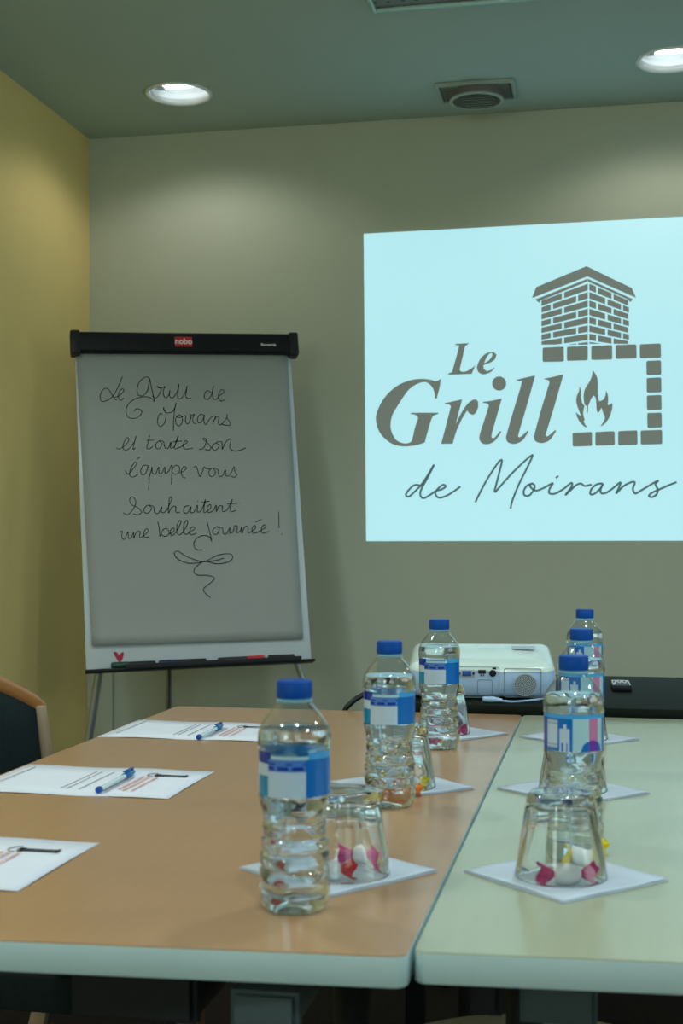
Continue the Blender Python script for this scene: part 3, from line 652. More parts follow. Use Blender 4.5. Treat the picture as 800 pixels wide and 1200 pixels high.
# ------------------------------------------------------------------ tables
SEAM_L, SEAM_R = -0.1626, -0.1590
def isect_x(a, b_, x): t_ = (x - a.x) / (b_.x - a.x); return a + (b_ - a) * t_
def table(label, poly, rails, xleft, xright, y0, y1, top='laminate'):
    P = [(p[0], p[1]) for p in poly]; cx = sum(p[0] for p in P) / 4; cy = sum(p[1] for p in P) / 4
    t_ = thing('conference_table', label, 'table', (cx, cy, 0), 0, 'beech conference tables'); O = Vector((cx, cy, 0))
    po = rpoly(P, 0.012, 5)
    MB().prism(inset(po, 0.0005), ZT - 0.026, ZT).build('tabletop', M[top], t_, O)
    e = MB().ring(po, inset(po, 0.0018), ZT - 0.027, ZT - 0.0010).build('edge_band', M['edge'], t_, O, bevel=0.0008)
    e['label'] = 'grey edge band'
    zt = ZT - 0.027
    for (xa, xb, za, zb, nm, m_) in rails:
        yf = y0 + 0.035
        b = MB().box(((xa + xb) / 2, (yf + y1 - 0.1) / 2, (za + zb) / 2), (xb - xa, y1 - 0.1 - yf, zb - za)); r_ = b.build('rail', M[m_], t_, O, bevel=0.003)
        MB().ring([(xa - 0.002, yf - 0.0), (xb + 0.002, yf - 0.0), (xb + 0.002, yf + 0.012), (xa - 0.002, yf + 0.012)], [(xa + 0.001, yf + 0.001), (xb - 0.001, yf + 0.001), (xb - 0.001, yf + 0.011), (xa + 0.001, yf + 0.011)], za - 0.002, zb).box(((xa + xb) / 2, yf - 0.004, (za + zb) / 2), (xb - xa - 0.006, 0.006, zb - za - 0.006)).build('rail_end_cap', M[m_], r_, O)
    for yy in (y0 + 0.20, y1 - 0.25):
        MB().box(((xleft + xright) / 2, yy, zt - 0.022), (xright - xleft - 0.08, 0.05, 0.044)).build('crossbar', M['black_metal'], t_, O, bevel=0.004)
        for xx in (xleft + 0.08, xright - 0.08):
            MB().tube([(xx, yy, 0.03), (xx, yy, zt - 0.02)], 0.019, 16).build('leg', M['black_metal'], t_, O, smooth=50)
            MB().box((xx, yy, 0.016), (0.05, 0.34 if xx else 0.3, 0.032)).build('foot', M['black_metal'], t_, O, bevel=0.008)
    return t_
nr = at_z(477.5, 1121.5, ZT); nl0 = at_z(0, 1102, ZT); TXL = -0.878
nl = isect_x(nr, nl0, TXL); fl = at_z(195, 833, ZT); fr = at_z(610.5, 838, ZT)
fl.x = TXL; fy = 2.627
fr.x = SEAM_L; nr.x = SEAM_L
lrail = lambda u0, u1, v0, v1, Z=1.16: (at_d(u0, v0, Z).x, at_d(u1, v0, Z).x, at_d(u0, v1, Z).z, at_d(u0, v0, Z).z)
ra, rb_ = at_d(279, 1157, 1.15), at_d(356, 1192, 1.15)
ly0 = (nl.y + nr.y) / 2
r0, r1 = at_d(85, 1152, 1.16), at_d(236, 1198, 1.16)
table('long beech topped conference table on the left, carrying papers and pens', [(nl.x, nl.y), (nr.x, nr.y), (SEAM_L, fy), (TXL, fy)],
      [(ra.x, rb_.x, rb_.z, ra.z + 0.004, 'r', 'steel_dark'), (r0.x, r1.x, 0.668, 0.712, 'r', 'black_metal')], TXL, SEAM_L, ly0, fy)
nl2 = at_z(484.5, 1115.5, ZT); nr2_ = at_z(800, 1128, ZT); TXR = SEAM_R + 0.717; nl2.x = SEAM_R
nr2 = isect_x(nl2, nr2_, TXR)
ra, rb_ = at_d(610, 1160, 1.13), at_d(697, 1205, 1.13); rc_, rd_ = at_d(552, 1158, 1.15), at_d(585, 1190, 1.15)
table('long beech topped conference table on the right, without papers', [(SEAM_R, nl2.y), (nr2.x, nr2.y), (TXR, fy), (SEAM_R, fy)],
      [(ra.x, rb_.x, rb_.z, ra.z + 0.004, 'r', 'steel_dark'), (rc_.x, rd_.x, rd_.z, 0.712, 'r', 'black_metal')], SEAM_R, TXR, (nl2.y + nr2.y) / 2, fy, 'laminate_pale')

# black side table behind
BZ = 0.757; by0, by1 = 2.637, 3.26; bx0, bx1 = -0.445, 1.15
sd = thing('side_table', 'low gloss black table behind the two conference tables, under the projector', 'table', ((bx0 + bx1) / 2, (by0 + by1) / 2, 0)); O = sd.location.copy()
MB().prism(rpoly([(bx0, by0), (bx1, by0), (bx1, by1), (bx0, by1)], 0.01), BZ - 0.022, BZ).build('tabletop', M['black_top'], sd, O, bevel=0.003)
for x in (bx0 + 0.06, bx1 - 0.06):
    for y in (by0 + 0.06, by1 - 0.06): MB().box((x, y, (BZ - 0.02) / 2), (0.04, 0.04, BZ - 0.024)).build('leg', M['black_metal'], sd, O, bevel=0.004)
MB().box(((bx0 + bx1) / 2, by1 - 0.06, BZ - 0.06), (bx1 - bx0 - 0.16, 0.02, 0.07)).build('apron', M['black_metal'], sd, O, bevel=0.002)

# ------------------------------------------------------------------ projector
pj0 = at_d(564, 820, 2.715); PR = R(5.5)
pj = thing('projector', 'white video projector on the black table, rear sockets facing the room', 'projector', (pj0.x, pj0.y, BZ), PR)
PWd, PD = 0.306, 0.215
tilt = Matrix.Rotation(R(6.0), 4, 'X')
def plan(ins, r): return rpoly([(-PWd / 2 + ins, ins), (PWd / 2 - ins, ins), (PWd / 2 - ins, PD - ins), (-PWd / 2 + ins, PD - ins)], max(0.004, r - ins), 6)
LV = [(0.012, 0.004), (0.004, 0.008), (0.0, 0.016), (0.0, 0.048), (0.002, 0.058)]
tp = lambda p, z: tilt @ Vector((p[0], p[1], z))
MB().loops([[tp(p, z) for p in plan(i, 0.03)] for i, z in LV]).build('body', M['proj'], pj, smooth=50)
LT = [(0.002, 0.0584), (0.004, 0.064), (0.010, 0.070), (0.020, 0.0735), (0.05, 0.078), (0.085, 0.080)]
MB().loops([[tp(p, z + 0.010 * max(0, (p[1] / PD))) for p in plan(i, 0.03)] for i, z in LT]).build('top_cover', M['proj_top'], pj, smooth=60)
# raised rear panel ring, adjustable feet, lens
ps = [(-0.135, 0.018), (0.02, 0.018), (0.02, 0.050), (-0.135, 0.050)]
def rear_ring(q, name):
    po = rpoly(q, 0.005, 4); pi_ = inset(po, 0.0012)
    b = MB().ring(po, pi_, -0.0008, 0.0008); b.v = [tilt @ Vector((p.x, p.z, p.y)) for p in b.v]; return b.build(name, M['seam'], pj)
def px_rear(u, v): # photo pixel -> coordinates on the projector's rear face
    n = Vector((sin(PR), -cos(PR), 0)); p = on_plane(u, v, Vector((pj0.x, pj0.y, BZ)), n) - Vector((pj0.x, pj0.y, BZ))
    return (p.x * cos(PR) + p.y * sin(PR), p.z)
def rr_(u0, u1, v0, v1): a = px_rear(u0, v1); c = px_rear(u1, v0); return [(a[0], a[1]), (c[0], a[1]), (c[0], c[1]), (a[0], c[1])]
def boxr(name, u0, u1, v0, v1, m_, dep=0.002, bev=0.001):
    a = px_rear(u0, v1); c = px_rear(u1, v0)
    b = MB().box(((a[0] + c[0]) / 2, -dep * 0.2, (a[1] + c[1]) / 2), (c[0] - a[0], dep, c[1] - a[1])); b.v = [tilt @ p for p in b.v]
    return b.build(name, M[m_], pj, bevel=bev)
rear_ring(rr_(520, 585, 781, 817), 'panel_seam'); rear_ring(rr_(590, 634, 783, 817), 'panel_seam'); rear_ring(rr_(559, 577, 796, 814), 'panel_seam')
boxr('connector_plate', 537, 556, 784, 793, 'grille'); 
o = boxr('vga_socket', 541.5, 552, 785.5, 791.5, 'port_blue', 0.005)
for u in (538.5, 554.5): boxr('socket_screw', u - 1, u + 1, 787, 790, 'port_dark', 0.005)
boxr('hdmi_socket', 560, 569, 784.5, 788.5, 'port_dark', 0.004, 0.0005); boxr('printed_mark', 563, 564.2, 790, 792, 'port_dark'); boxr('printed_mark', 565.8, 567, 790, 792, 'port_dark')
def disc(name, u, v, r, m_, y0=-0.001, y1=0.003):
    a = px_rear(u, v); b = MB().lathe([(0.0005, y0 * -1), (r, y0 * -1), (r, -y1), (0.0005, -y1)], 32)
    b.v = [tilt @ Vector((p.x + a[0], p.z, p.y + a[1])) for p in b.v]; return b.build(name, M[m_], pj, smooth=40)
disc('audio_jack', 577, 788.3, 0.0072, 'port_dark', 0.002); boxr('ir_window', 576.5, 581, 781.8, 783.6, 'port_dark', 0.003, 0.0004)
g = disc('speaker_grille', 615.3, 802, 0.0238, 'grille', 0.001)
a = px_rear(615.3, 802); b = MB(); 
for ring_ in range(1, 7):
    n = ring_ * 6
    for k in range(n):
        an = 2 * pi * k / n + ring_ * 0.2; rr = ring_ * 0.0034
        c = Vector((a[0] + rr * cos(an), -0.0035, a[1] + rr * sin(an)))
        b.add([tilt @ (c + Vector((0.0012 * cos(j * pi / 3), 0, 0.0012 * sin(j * pi / 3)))) for j in range(6)], [tuple(range(6))])
b.build('grille_hole', M['port_dark'], g)['kind'] = 'stuff'
for x in (-0.11, 0.11): MB().lathe([(0.001, 0), (0.010, 0), (0.011, 0.003), (0.009, 0.010), (0.001, 0.010)], 18, (x, 0.03, 0)).build('foot', M['port_dark'], pj, smooth=40)
MB().lathe([(0.001, 0), (0.011, 0), (0.011, 0.004), (0.006, 0.006), (0.006, 0.025), (0.001, 0.025)], 18, (0, PD - 0.03, 0)).build('foot', M['port_dark'], pj, smooth=40)
b = MB().lathe([(0.001, 0.010), (0.022, 0.012), (0.024, 0.0), (0.029, 0.0), (0.030, -0.02)], 32); b.v = [tilt @ Vector((p.x - 0.085, PD - 0.004 + p.z, p.y + 0.045)) for p in b.v]; b.build('lens_ring', M['port_dark'], pj, smooth=40)
b = MB().lathe([(0.0005, 0.014), (0.012, 0.012), (0.022, 0.006)], 32); b.v = [tilt @ Vector((p.x - 0.085, PD - 0.002 + p.z, p.y + 0.045)) for p in b.v]; b.build('lens', M['port_blue'], pj, smooth=60)
b = MB().box((0.09, 0.12, 0.0875), (0.05, 0.03, 0.0025)); b.v = [tilt @ p for p in b.v]; b.build('control_panel', M['grille'], pj, bevel=0.001)
# white plug and lead in front of the projector
def px_b(u, v): return at_z(u, v, BZ)
a = px_b(566, 823); c = px_b(588, 824); z = BZ
pw = [Vector((a.x, a.y, z + 0.0065)), Vector((a.x * .5 + c.x * .5, a.y * .5 + c.y * .5, z + 0.0065)), Vector((c.x, c.y, z + 0.0055))]
t = thing('white_lead', 'white plug and lead lying under the rear of the projector', 'cable', (a.x, a.y, z)); O = t.location.copy()
MB().tube(pw, [0.0055, 0.0065, 0.0035], 12).build('plug', M['proj'], t, O, smooth=50)
w = [Vector((c.x, c.y, z + 0.0045))] + [Vector((px_b(u, v).x, px_b(u, v).y, z + 0.0028)) for u, v in ((600, 824), (615, 823), (632, 821), (643, 818), (660, 812))]
MB().tube(catmull(w, 5), 0.0024, 8).build('lead', M['proj'], t, O, smooth=50)
# black cable hanging over the left end of the black table
q = [at_d(478, 812, 2.80), at_d(462, 808, 2.77), at_d(443, 808, 2.74), at_d(424, 815, 2.72), at_d(411, 824, 2.71), at_d(403, 836, 2.71), at_d(401, 870, 2.72), at_d(402, 930, 2.74)]
q += [Vector((q[-1].x + 0.01, q[-1].y + 0.02, 0.3)), Vector((q[-1].x + 0.05, q[-1].y + 0.10, 0.02)), Vector((q[-1].x + 0.3, q[-1].y + 0.2, 0.008))]
tag(MB().tube(catmull(q, 6), 0.0055, 10).build('power_cable', M['port_dark'], smooth=60), 'black cable looping down from the left end of the black table', 'cable')
# small black device
dv = at_z(727.5, 811, BZ)
t = thing('pocket_remote', 'small black remote with pale patterned top on the black table, right', 'remote control', (dv.x, dv.y + 0.052, BZ), R(2))
MB().box((0, 0, 0.0075), (0.042, 0.104, 0.015)).build('casing', M['port_dark'], t, bevel=0.003)
b = MB()
zz = [(-0.016, -0.040), (-0.009, 0.040), (-0.003, -0.010), (0.003, 0.036), (0.008, -0.010), (0.016, 0.040)]
for p, q_ in zip(zz[:-1], zz[1:]):
    d = Vector((q_[0] - p[0], q_[1] - p[1], 0)); b.box(((p[0] + q_[0]) / 2, (p[1] + q_[1]) / 2, 0.0153), (d.length, 0.0030, 0.0008), Matrix.Rotation(math.atan2(d.y, d.x), 3, 'Z'))
b.box((0, 0.044, 0.0153), (0.036, 0.007, 0.0008)).box((-0.0175, 0, 0.0153), (0.0022, 0.092, 0.0008)).box((0.0175, 0, 0.0153), (0.0022, 0.092, 0.0008))
b.build('top_marking', M['white_print'], t)

# ------------------------------------------------------------------ papers and pens
def paper(fr_px, wide, label):
    """front right corner pixel; sheet lies with its long side across the table"""
    c = at_z(*fr_px, ZT); rot = R(0.0)
    t_ = thing('paper_sheet', label, 'paper', (c.x, c.y, ZT), rot, 'letterhead sheets on the left table')
    L_, D_ = 0.297, 0.213
    b = MB(); nu = 12; vsx = []
    for j in range(5):
        for i in range(nu + 1): vsx.append((-L_ * i / nu, D_ * j / 4, 0.0012 + 0.0008 * sin(i * 0.9 + j)))
    b.add(vsx, [(j * (nu + 1) + i, (j + 1) * (nu + 1) + i, (j + 1) * (nu + 1) + i + 1, j * (nu + 1) + i + 1) for j in range(4) for i in range(nu)])
    sh_ = b.build('sheet', M['paper'], t_, smooth=60); md_ = sh_.modifiers.new('thickness', 'SOLIDIFY'); md_.thickness = 0.0005; md_.offset = -1
    z_ = 0.0024
    # header emblem: dark bar with a loop, red lettering rows running away from the seat, grey rows
    b = MB().box((-0.049, 0.160, z_), (0.045, 0.008, 0.0004)).box((-0.0275, 0.160, z_), (0.004, 0.014, 0.0004))
    b.box((-0.071, 0.160, z_), (0.007, 0.014, 0.0004))
    b.build('emblem_bar', M['dark_ink'], t_)
    b = MB(); pr = [(-0.074 - 0.012 * sin(a_), 0.160 + 0.012 * cos(a_), z_) for a_ in [k_ * pi / 8 for k_ in range(9)]]
    b.tube(pr, 0.0008, 6); b.build('emblem_outline', M['grey_ink'], t_)
    def rows(name, xs, y0, y1, m_, w_, seed):
        rnd = random.Random(seed); b_ = MB()
        for x in xs:
            y = y0 + rnd.random() * 0.01
            while y < y1:
                l_ = 0.006 + rnd.random() * 0.012; l_ = min(l_, y1 - y)
                if l_ > 0.003: b_.box((x, y + l_ / 2, z_), (w_, l_, 0.0003))
                y += l_ + 0.003
        b_.build(name, M[m_], t_)
    rows('red_lettering', (-0.066, -0.078, -0.087), 0.035, 0.145, 'red_ink', 0.0034, 3)
    rows('printed_row', (-0.098, -0.104), 0.02, 0.14, 'grey_ink', 0.0022, 4)
    rows('printed_row', (-0.142, -0.160, -0.169), 0.03, 0.17, 'grey_ink', 0.0018, 5)
    rows('printed_row', (-0.276,), 0.03, 0.19, 'grey_ink', 0.0018, 6)
    return t_
paper((305, 869.5), 0, 'printed white sheet with a pen, farthest along the left table')
paper((197, 937), 0, 'printed white sheet with a pen, between the other two on the left table')
paper((21, 1045.5), 0, 'printed white sheet without a pen, nearest the viewer on the left table')
def pen(p0, p1, label):
    zz_ = ZT + 0.0062
    a_ = at_z(*p0, zz_); c_ = at_z(*p1, zz_); d_ = (c_ - a_).normalized(); Ln = 0.146; mid = (a_ + c_) / 2
    t_ = thing('ballpoint_pen', label, 'pen', (mid.x, mid.y, zz_), math.atan2(d_.y, d_.x), 'blue pens on the papers')
    MB().tube([(-0.070, 0, 0), (0.036, 0, 0)], 0.0035, 12).build('barrel', M['pen_clear'], t_, smooth=50)
    MB().tube([(-0.073, 0, 0), (-0.072, 0, 0), (-0.066, 0, 0), (-0.065, 0, 0)], [0.003, 0.0047, 0.0047, 0.0036], 14).build('end_plug', M['pen_blue'], t_, smooth=50)
    MB().tube([(0.033, 0, 0), (0.034, 0, 0), (0.064, 0, 0), (0.073, 0, 0)], [0.004, 0.0048, 0.0045, 0.003], 14).build('cap', M['pen_teal'], t_, smooth=50)
    MB().box((0.050, 0.0, 0.0068), (0.036, 0.0040, 0.0016)).box((0.068, 0, 0.005), (0.005, 0.0040, 0.005)).build('clip', M['pen_blue'], t_, bevel=0.0006)
pen((115, 926), (156, 904.5), 'clear barrelled blue pen on the middle paper sheet')
pen((231.5, 864.5), (260.5, 850), 'clear barrelled blue pen on the farthest paper sheet')

# ------------------------------------------------------------------ water bottles
def bottle_profile():
    pr = [(0.0295, 0.0015), (0.0325, 0.007), (0.0335, 0.014)]
    z = 0.016
    for k in range(5):
        f = k / 4; rb0 = 0.0338 - 0.0030 * f; ri = rb0 - 0.0022
        pr += [(rb0, z + 0.002), (rb0, z + 0.0075), (rb0 - 0.0008, z + 0.0092), (ri, z + 0.0108), (ri, z + 0.0120), (rb0 - 0.0010, z + 0.0136)]
        z += 0.0142
    pr += [(0.0300, 0.0885), (0.0306, 0.093), (0.0322, 0.099), (0.0336, 0.104), (0.0343, 0.1075), (0.0343, 0.1085), (0.0335, 0.1100), (0.0335, 0.1500), (0.0343, 0.1515), (0.0346, 0.155), (0.0346, 0.161), (0.0341, 0.1665),
           (0.0325, 0.1715), (0.0298, 0.1765), (0.0263, 0.1815), (0.0228, 0.186), (0.0194, 0.190), (0.0166, 0.193), (0.0150, 0.1955), (0.0145, 0.198)]
    return pr
def ribmod(a, z, r):
    k = 0
    if 0.018 < z < 0.088: k += 0.0007 * sin(6 * a + z * 150)
    if z < 0.012: k += 0.0012 * abs(sin(2.5 * a)) * (1 - z / 0.012) - 0.0006
    if 0.088 < z < 0.107: k += 0.0006 * sin(8 * a)
    return k
def label_colour(deg, t_):
    """deg: angle round the bottle, 0 faces the viewer on the left-hand bottles; t_: height 0..1"""
    if -95 < deg <= 95:
        if t_ > 0.86: return 4 if deg > 22 else (6 if t_ < 0.93 else -1) if deg > -40 else 1
        if -46 < deg < 19:
            if t_ < 0.56: return 3 if not (-2 < deg < 12 and 0.15 < t_ < 0.48 and int(t_ * 40) % 3 == 0) else 6
            if 0.60 < t_ < 0.68 and int((deg + 46) / 6) % 4 != 2: return 1
            if 0.72 < t_ < 0.78 and int((deg + 40) / 9) % 3 == 0: return 1
            return 5
        if deg <= -46: return 3 if 0.48 < t_ < 0.72 and deg > -80 else (1 if t_ > 0.72 else 2)
        return 0
    d = (deg - 180 + 180) % 360 - 180          # centred on the back
    if t_ > 0.90: return 4
    if d < -2:
        if -60 < d < -32: return 3 if int((t_ * 40)) % 3 and 0.08 < t_ < 0.85 else (9 if 0.08 < t_ < 0.85 else 0)
        if -28 < d < -8: return 3 if t_ < 0.62 and not (t_ < 0.22 and int(d / 4) % 2) else (3 if -21 < d < -14 and t_ < 0.75 else 0)
        return 1 if d < -62 else 0
    if t_ < 0.30 and ((d - 38) / 24) ** 2 + (t_ / 0.3) ** 2 < 1: return 8 if 30 < d < 52 else 0
    if 30 < d < 52: return 7
    if d > 66: return 0
    return 6
def make_bottle(label, group):
    t_ = thing('water_bottle', label, 'bottle', (0, 0, 0), 0, group)
    pr = bottle_profile()
    base = [(0.0006, 0.0065), (0.010, 0.0060), (0.018, 0.0042), (0.024, 0.0012), (0.0268, 0.0002)]
    MB().lathe(base + pr, 72, mod=ribmod).build('bottle_body', M['pet'], t_, smooth=70)
    wl_ = 0.1705; inn = [(max(0.0005, r_ - 0.0007), z_ + (0.0012 if z_ < 0.01 else 0.0)) for r_, z_ in base + pr if z_ < wl_]
    rw = inn[-1][0]
    MB().lathe(inn + [(rw - 0.0006, wl_), (0.0005, wl_)], 72, mod=lambda a, z, r: ribmod(a, z, r) if r > 0.015 else 0).build('water', M['water'], t_, smooth=70)
    # wrap-round label
    b = MB(); na, nz = 180, 26; z0, z1 = 0.1095, 0.1512; r_ = 0.03385
    for j in range(nz + 1):
        for i in range(na): a = 2 * pi * i / na - pi / 2; b.v.append(Vector((r_ * cos(a), r_ * sin(a), z0 + (z1 - z0) * j / nz)))
    for j in range(nz):
        for i in range(na):
            dg = (i * 360 / na + 1 + 180) % 360 - 180; c_ = label_colour(dg, (j + 0.5) / nz)
            if c_ < 0: continue
            b.f.append([j * na + i, j * na + (i + 1) % na, (j + 1) * na + (i + 1) % na, (j + 1) * na + i]); b.m.append(c_)
    b.build('label', LB, t_, smooth=60)
    MB().lathe([(0.0150, 0.1945), (0.0170, 0.1950), (0.0174, 0.1960), (0.0170, 0.1970), (0.0160, 0.1975), (0.0160, 0.1995), (0.0148, 0.1998)], 48).build('neck_ring', M['collar'], t_, smooth=40)
    MB().lathe([(0.0150, 0.1985), (0.0164, 0.1987), (0.0167, 0.2000), (0.0165, 0.2135), (0.0158, 0.2148), (0.0140, 0.2153), (0.0005, 0.2153)], 120, mod=lambda a, z, r: 0.00025 * sin(40 * a) if 0.1995 < z < 0.214 else 0).build('cap', M['cap_blue'], t_, smooth=50)
    return t_
def face(p): return math.atan2(p.y, p.x) - pi / 2        # turn a thing's -y side to the camera
GB = 'half litre water bottles'
bl = [((345, 1064), 'water bottle nearest the viewer on the left table'), ((456, 943.5), 'middle water bottle of the row along the left table'), ((514.5, 876.5), 'farthest water bottle on the left table, in front of the projector')]
brr = [((672, 988), 'water bottle behind the nearest tumbler on the right table'), ((681, 906), 'middle water bottle of the row on the right table'), ((685, 846), 'farthest water bottle on the right table, beside the black table')]
proto = None
for k, ((u, v), lb) in enumerate(bl + brr):
    p = at_z(u, v, ZT); rz = face(p) + (0 if k < 3 else R(180))
    lb = 'clear blue-capped ' + lb
    if proto is None: proto = make_bottle(lb, GB); proto.location = (p.x, p.y, ZT); proto.rotation_euler.z = rz
    else: dup(proto, (p.x, p.y, ZT), rz, lb)

# ------------------------------------------------------------------ napkins, tumblers, sweets
def napkin_mesh():
    b = MB(); n = 14; s_ = 0.148
    for lay in range(2):
        G = []
        for j in range(n + 1):
            for i in range(n + 1):
                u, v = i / n - .5, j / n - .5
                e_ = max(0, (max(abs(u), abs(v)) - 0.40)) / 0.10
                lift = 0.0006 + lay * (0.0009 + 0.0014 * e_ * (0.4 + 0.6 * sin(5 * u + 3 * v + 1) ** 2)) + 0.0007 * (1 - (u * u + v * v)) * 0
                G.append((u * s_ * (1 - 0.01 * lay), v * s_ * (1 - 0.01 * lay), lift))
        b.add(G, [(j * (n + 1) + i, j * (n + 1) + i + 1, (j + 1) * (n + 1) + i + 1, (j + 1) * (n + 1) + i) for j in range(n) for i in range(n)])
    return b
naps = [((282, 1018.5), (510.5, 1022.5), None, 'nearest on the left table, beside the nearest bottle'), (None, (556, 925), (470, 921), 'under the second tumbler of the left table'), (None, (595, 861), (527, 860), 'farthest on the left table, by the projector'),
        ((543, 1022), (784, 1033), None, 'nearest on the right table, under the tumbler with magenta sweets'), ((585, 924.5), (758, 930), None, 'in the middle of the right table, around the middle bottle'), ((612, 864), (746, 867), None, 'farthest on the right table, near the black table')]
GN = 'folded paper napkins'; nproto = None; ncent = []
for k, (l_, r_, c_, lb) in enumerate(naps):
    b_ = at_z(*r_, ZT)
    if l_: a_ = at_z(*l_, ZT)
    else:
        c0 = at_z(*c_, ZT); a_ = c0 * 2 - b_
    c0 = (a_ + b_) / 2; d = b_ - a_; rz = math.atan2(d.y, d.x) + R(45)
    lb = 'white folded paper napkin ' + lb; ncent.append(c0)
    if nproto is None:
        o = napkin_mesh().build('paper_napkin', M['napkin'], None, smooth=60); md = o.modifiers.new('thickness', 'SOLIDIFY'); md.thickness = 0.0006; md.offset = 0; nproto = o
    else: o = nproto.copy(); COL.objects.link(o)
    o.location = (c0.x, c0.y, ZT + 0.0002); o.rotation_euler = (0, 0, rz); tag(o, lb, 'napkin', GN)
ZN = ZT + 0.0021
def make_glass(label):
    t_ = thing('glass_tumbler', label, 'glass', (0, 0, 0), 0, GG)
    pr = [(0.0462, 0.0), (0.0473, 0.0008), (0.0474, 0.0020), (0.0448, 0.018), (0.0400, 0.050), (0.0355, 0.078), (0.0335, 0.0845), (0.0310, 0.0868), (0.024, 0.0872), (0.0003, 0.0862),
          (0.0003, 0.0735), (0.020, 0.0735), (0.0270, 0.0720), (0.0300, 0.0685), (0.0335, 0.050), (0.0402, 0.018), (0.0448, 0.0020), (0.0452, 0.0006)]
    n_out = 9
    def fl(a, z, r):
        if 0.010 < z < 0.084 and r > 0.0295 + 0.0125 * (1 - z / 0.085) : return -0.0011 * min(1, (z - 0.010) / 0.02) * (1 - abs(cos(5 * a))) 
        return 0
    MB().lathe(pr, 120, mod=fl, closed=True).build('bowl', M['glass'], t_, smooth=50)
    return t_
GG = 'upturned glass tumblers'; gproto = None
gl = [((404, 1025), 'upturned clear glass tumbler beside the nearest bottle on the left table'), ((471, 923), 'upturned clear glass tumbler beside the middle bottle of the left table'), ((520, 860), 'upturned clear glass tumbler by the farthest bottle of the left table'),
      ((657, 1029), 'upturned clear glass tumbler nearest the viewer on the right table'), ((671, 927), 'upturned clear glass tumbler mostly hidden by the nearest bottle of the right table'), ((680, 866.5), 'upturned clear glass tumbler mostly hidden behind the middle bottle of the right table')]
gpos = []
for k, ((u, v), lb) in enumerate(gl):
    p = at_z(u, v, ZT); gpos.append(p)
    if gproto is None: gproto = make_glass(lb); gproto.location = (p.x, p.y, ZN)
    else: dup(gproto, (p.x, p.y, ZN), 0.3 * k, lb)
def sweet(pos, rz, bodym, endm, label, sc=1.0):
    t_ = thing('wrapped_sweet', label, 'sweet', pos, rz, 'wrapped sweets on the napkins')
    r_ = 0.0085 * sc
    b = MB(); L_ = 0.0115 * sc
    b.tube([(-L_, 0, r_), (-L_ * .85, 0, r_), (-L_ * .3, 0, r_), (L_ * .3, 0, r_), (L_ * .85, 0, r_), (L_, 0, r_)], [r_ * .35, r_ * .8, r_, r_, r_ * .8, r_ * .35], 18); b.build('wrapper', M[bodym], t_, smooth=60)
    for s in (-1, 1):
        b = MB(); n = 22; ctr = []
        for j in range(5):
            w_ = j / 4; x_ = s * (L_ * 0.98 + 0.013 * sc * w_); lp = []
            for k_ in range(n):
                a = 2 * pi * k_ / n; rr = (0.0024 + 0.0066 * w_ ** 0.8) * sc; pl_ = 1 + 0.25 * w_ * sin(5 * a + s)
                lp.append((x_ + 0.0025 * w_ * sin(3 * a) * sc, 0.62 * rr * pl_ * cos(a), max(-r_ + 0.0004, rr * pl_ * sin(a)) + r_))
            ctr.append(lp)
        b.loops(ctr, cap0=False, cap1=False); e_ = b.build('twisted_end', M[endm], t_, smooth=60)
        if bodym != endm: e_['label'] = M[endm].name.split()[0] + ' twisted end'
ZS = ZN + 0.0003
def near(k, dx, dy): p = gpos[k]; return (p.x + (RV * dx + FV * dy).x, p.y + (RV * dx + FV * dy).y, ZS)
sweet(near(3, 0.002, -0.027), TH + R(3), 'white_wrap', 'magenta', 'white sweet with magenta ends at the front of the nearest right tumbler', 1.15)
def spot(u, v): p = at_z(u, v, ZT); return (p.x, p.y, ZS - 0.001)
sweet(spot(685, 1003), TH + R(4), 'white_wrap', 'yellow_wrap', 'white sweet with yellow ends between the nearest right tumbler and the bottle', 0.98)
sweet(near(0, -0.016, -0.021), TH + R(6), 'white_wrap', 'red_wrap', 'white sweet with red ends at the front of the nearest left tumbler', 1.05)
sweet(spot(425, 1003), TH + R(-4), 'white_wrap', 'magenta', 'white sweet with magenta ends behind the nearest left tumbler', 1.0)
sweet(near(1, 0.012, -0.006), TH + R(10), 'white_wrap', 'yellow_wrap', 'white sweet with yellow ends under the second left tumbler', 0.95)
sweet(spot(475, 934), TH + R(12), 'orange_wrap', 'orange_wrap', 'orange wrapped sweet between the middle left bottle and its tumbler', 0.9)
sweet(near(2, 0.018, -0.008), TH + R(18), 'magenta', 'magenta', 'all magenta wrapped sweet under the farthest left tumbler', 1.0)
sweet(near(2, -0.008, 0.018), TH + R(-10), 'orange_wrap', 'orange_wrap', 'orange wrapped sweet under the farthest left tumbler, by the projector', 0.9)

# ------------------------------------------------------------------ chair at the left
CR0 = Vector((-0.80, 2.085, 0))
ch = thing('armless_chair', 'dark upholstered chair with curved beech top rail at the left table', 'chair', CR0)
def railz(y): return 0.872 - 0.088 * (abs(y) / 0.262) ** 1.7
def backx(z): return -0.215 - 0.12 * (z - 0.45)
def plan_x(y): return -0.035 * (1 - (y / 0.262) ** 2)
L = []
ys = [-0.262 + 0.524 * k / 26 for k in range(27)]
for y in ys:
    z = railz(y) - 0.019; x = backx(z) + plan_x(y); e_ = max(0.0, (abs(y) - 0.240) / 0.022); hh = 0.0185 * (1 - 0.25 * e_ ** 2); tt = 0.0135 * (1 - 0.25 * e_ ** 2)
    L.append([Vector((x + tt * cos(a) * (1 if abs(cos(a)) < .8 else .96), y, z + hh * sin(a))) for a in [2 * pi * k / 16 for k in range(16)]])
MB().loops(L).build('top_rail', M['wood'], ch, smooth=50)
def strip(y_in, y_out, z0, z1, thick, n=20, m=8):
    pass
b = MB(); nu, nv = 24, 16; F_ = []; K_ = []
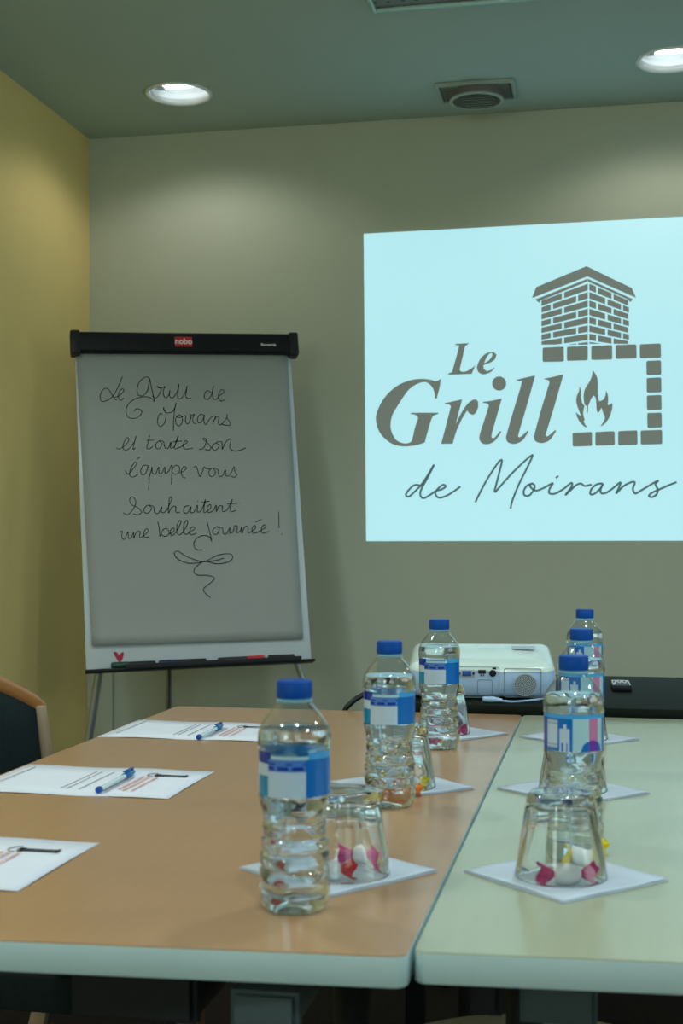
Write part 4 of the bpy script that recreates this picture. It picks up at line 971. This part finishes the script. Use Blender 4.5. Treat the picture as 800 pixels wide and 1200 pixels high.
for j in range(nv + 1):
    for i in range(nu + 1):
        y = -0.226 + 0.452 * i / nu; zt_ = railz(y) - 0.034; z = 0.47 + (zt_ - 0.47) * j / nv; z = 0.47 + (zt_ - 0.47) * (j / nv)
        bul = 0.018 * (1 - (y / 0.226) ** 4) * (1 - (2 * j / nv - 1) ** 6)
        x = backx(z) + plan_x(y); F_.append(Vector((x + 0.012 + bul, y, z))); K_.append(Vector((x - 0.010, y, z)))
N1 = (nu + 1) * (nv + 1)
fs = [(j * (nu + 1) + i, j * (nu + 1) + i + 1, (j + 1) * (nu + 1) + i + 1, (j + 1) * (nu + 1) + i) for j in range(nv) for i in range(nu)]
fk = [tuple(N1 + q for q in f[::-1]) for f in fs]
side = []
bor = [i for i in range(nu + 1)] + [j * (nu + 1) + nu for j in range(1, nv + 1)] + [nv * (nu + 1) + i for i in range(nu - 1, -1, -1)] + [j * (nu + 1) for j in range(nv - 1, 0, -1)]
for a, c in zip(bor, bor[1:] + bor[:1]): side.append((c, a, N1 + a, N1 + c))
b.add(F_ + K_, fs + fk + side); b.build('backrest', M['fabric'], ch, smooth=50)
for s in (-1, 1):
    y = s * 0.240; b = MB()
    pts = [(-0.30, y, 0.0), (-0.235, y, 0.25), (backx(0.45), y, 0.45), (backx(0.78), y, railz(y) - 0.022)]
    lp = []
    for p in catmull(pts, 5):
        lp.append([Vector((p[0] + dx, p[1] + dy, p[2])) for dx, dy in ((-0.016, -0.011), (0.016, -0.011), (0.016, 0.011), (-0.016, 0.011))])
    b.loops(lp); b.build('leg', M['wood_pale'], ch, bevel=0.004)
    b = MB(); lp = []
    for z in (0.0, 0.2, 0.44):
        lp.append([Vector((0.20 + dx * (0.75 + 0.6 * z), s * 0.225 + dy * (0.75 + 0.6 * z), z)) for dx, dy in ((-0.018, -0.018), (0.018, -0.018), (0.018, 0.018), (-0.018, 0.018))])
    b.loops(lp); b.build('leg', M['wood'], ch, bevel=0.004)  # darker wood than the back legs, under-table shade put into the colour
    MB().box((-0.01, s * 0.232, 0.405), (0.44, 0.022, 0.055)).build('seat_rail', M['fabric'], ch, bevel=0.004)  # dark cloth on the rail stands in for shade under the table
sp = rpoly([(-0.215, -0.215), (0.235, -0.235), (0.235, 0.235), (-0.215, 0.215)], 0.05, 6)
MB().loops([[Vector((p[0] * k_, p[1] * k_, z)) for p in sp] for k_, z in ((0.97, 0.43), (1.0, 0.44), (1.0, 0.465), (0.96, 0.485), (0.85, 0.495), (0.4, 0.50))]).build('seat', M['fabric'], ch, smooth=50)

# round pale seat under the right table
st = at_d(630, 1190, 1.50); st = Vector((st.x, st.y, 0))
sl = thing('round_stool', 'round beige topped stool pushed under the right conference table', 'stool', st)
MB().lathe([(0.001, 0.44), (0.21, 0.44), (0.22, 0.448), (0.22, 0.462), (0.212, 0.470), (0.001, 0.472)], 64).build('seat', M['seat_beige'], sl, smooth=40)
for k in range(4):
    a = pi / 4 + k * pi / 2
    MB().tube([(0.15 * cos(a), 0.15 * sin(a), 0.442), (0.20 * cos(a), 0.20 * sin(a), 0.0)], 0.012, 14).build('leg', M['black_metal'], sl, smooth=50)
MB().lathe([(0.168, 0.19), (0.176, 0.182), (0.184, 0.19), (0.176, 0.198)], 48, closed=True).build('foot_ring', M['black_metal'], sl, smooth=60)
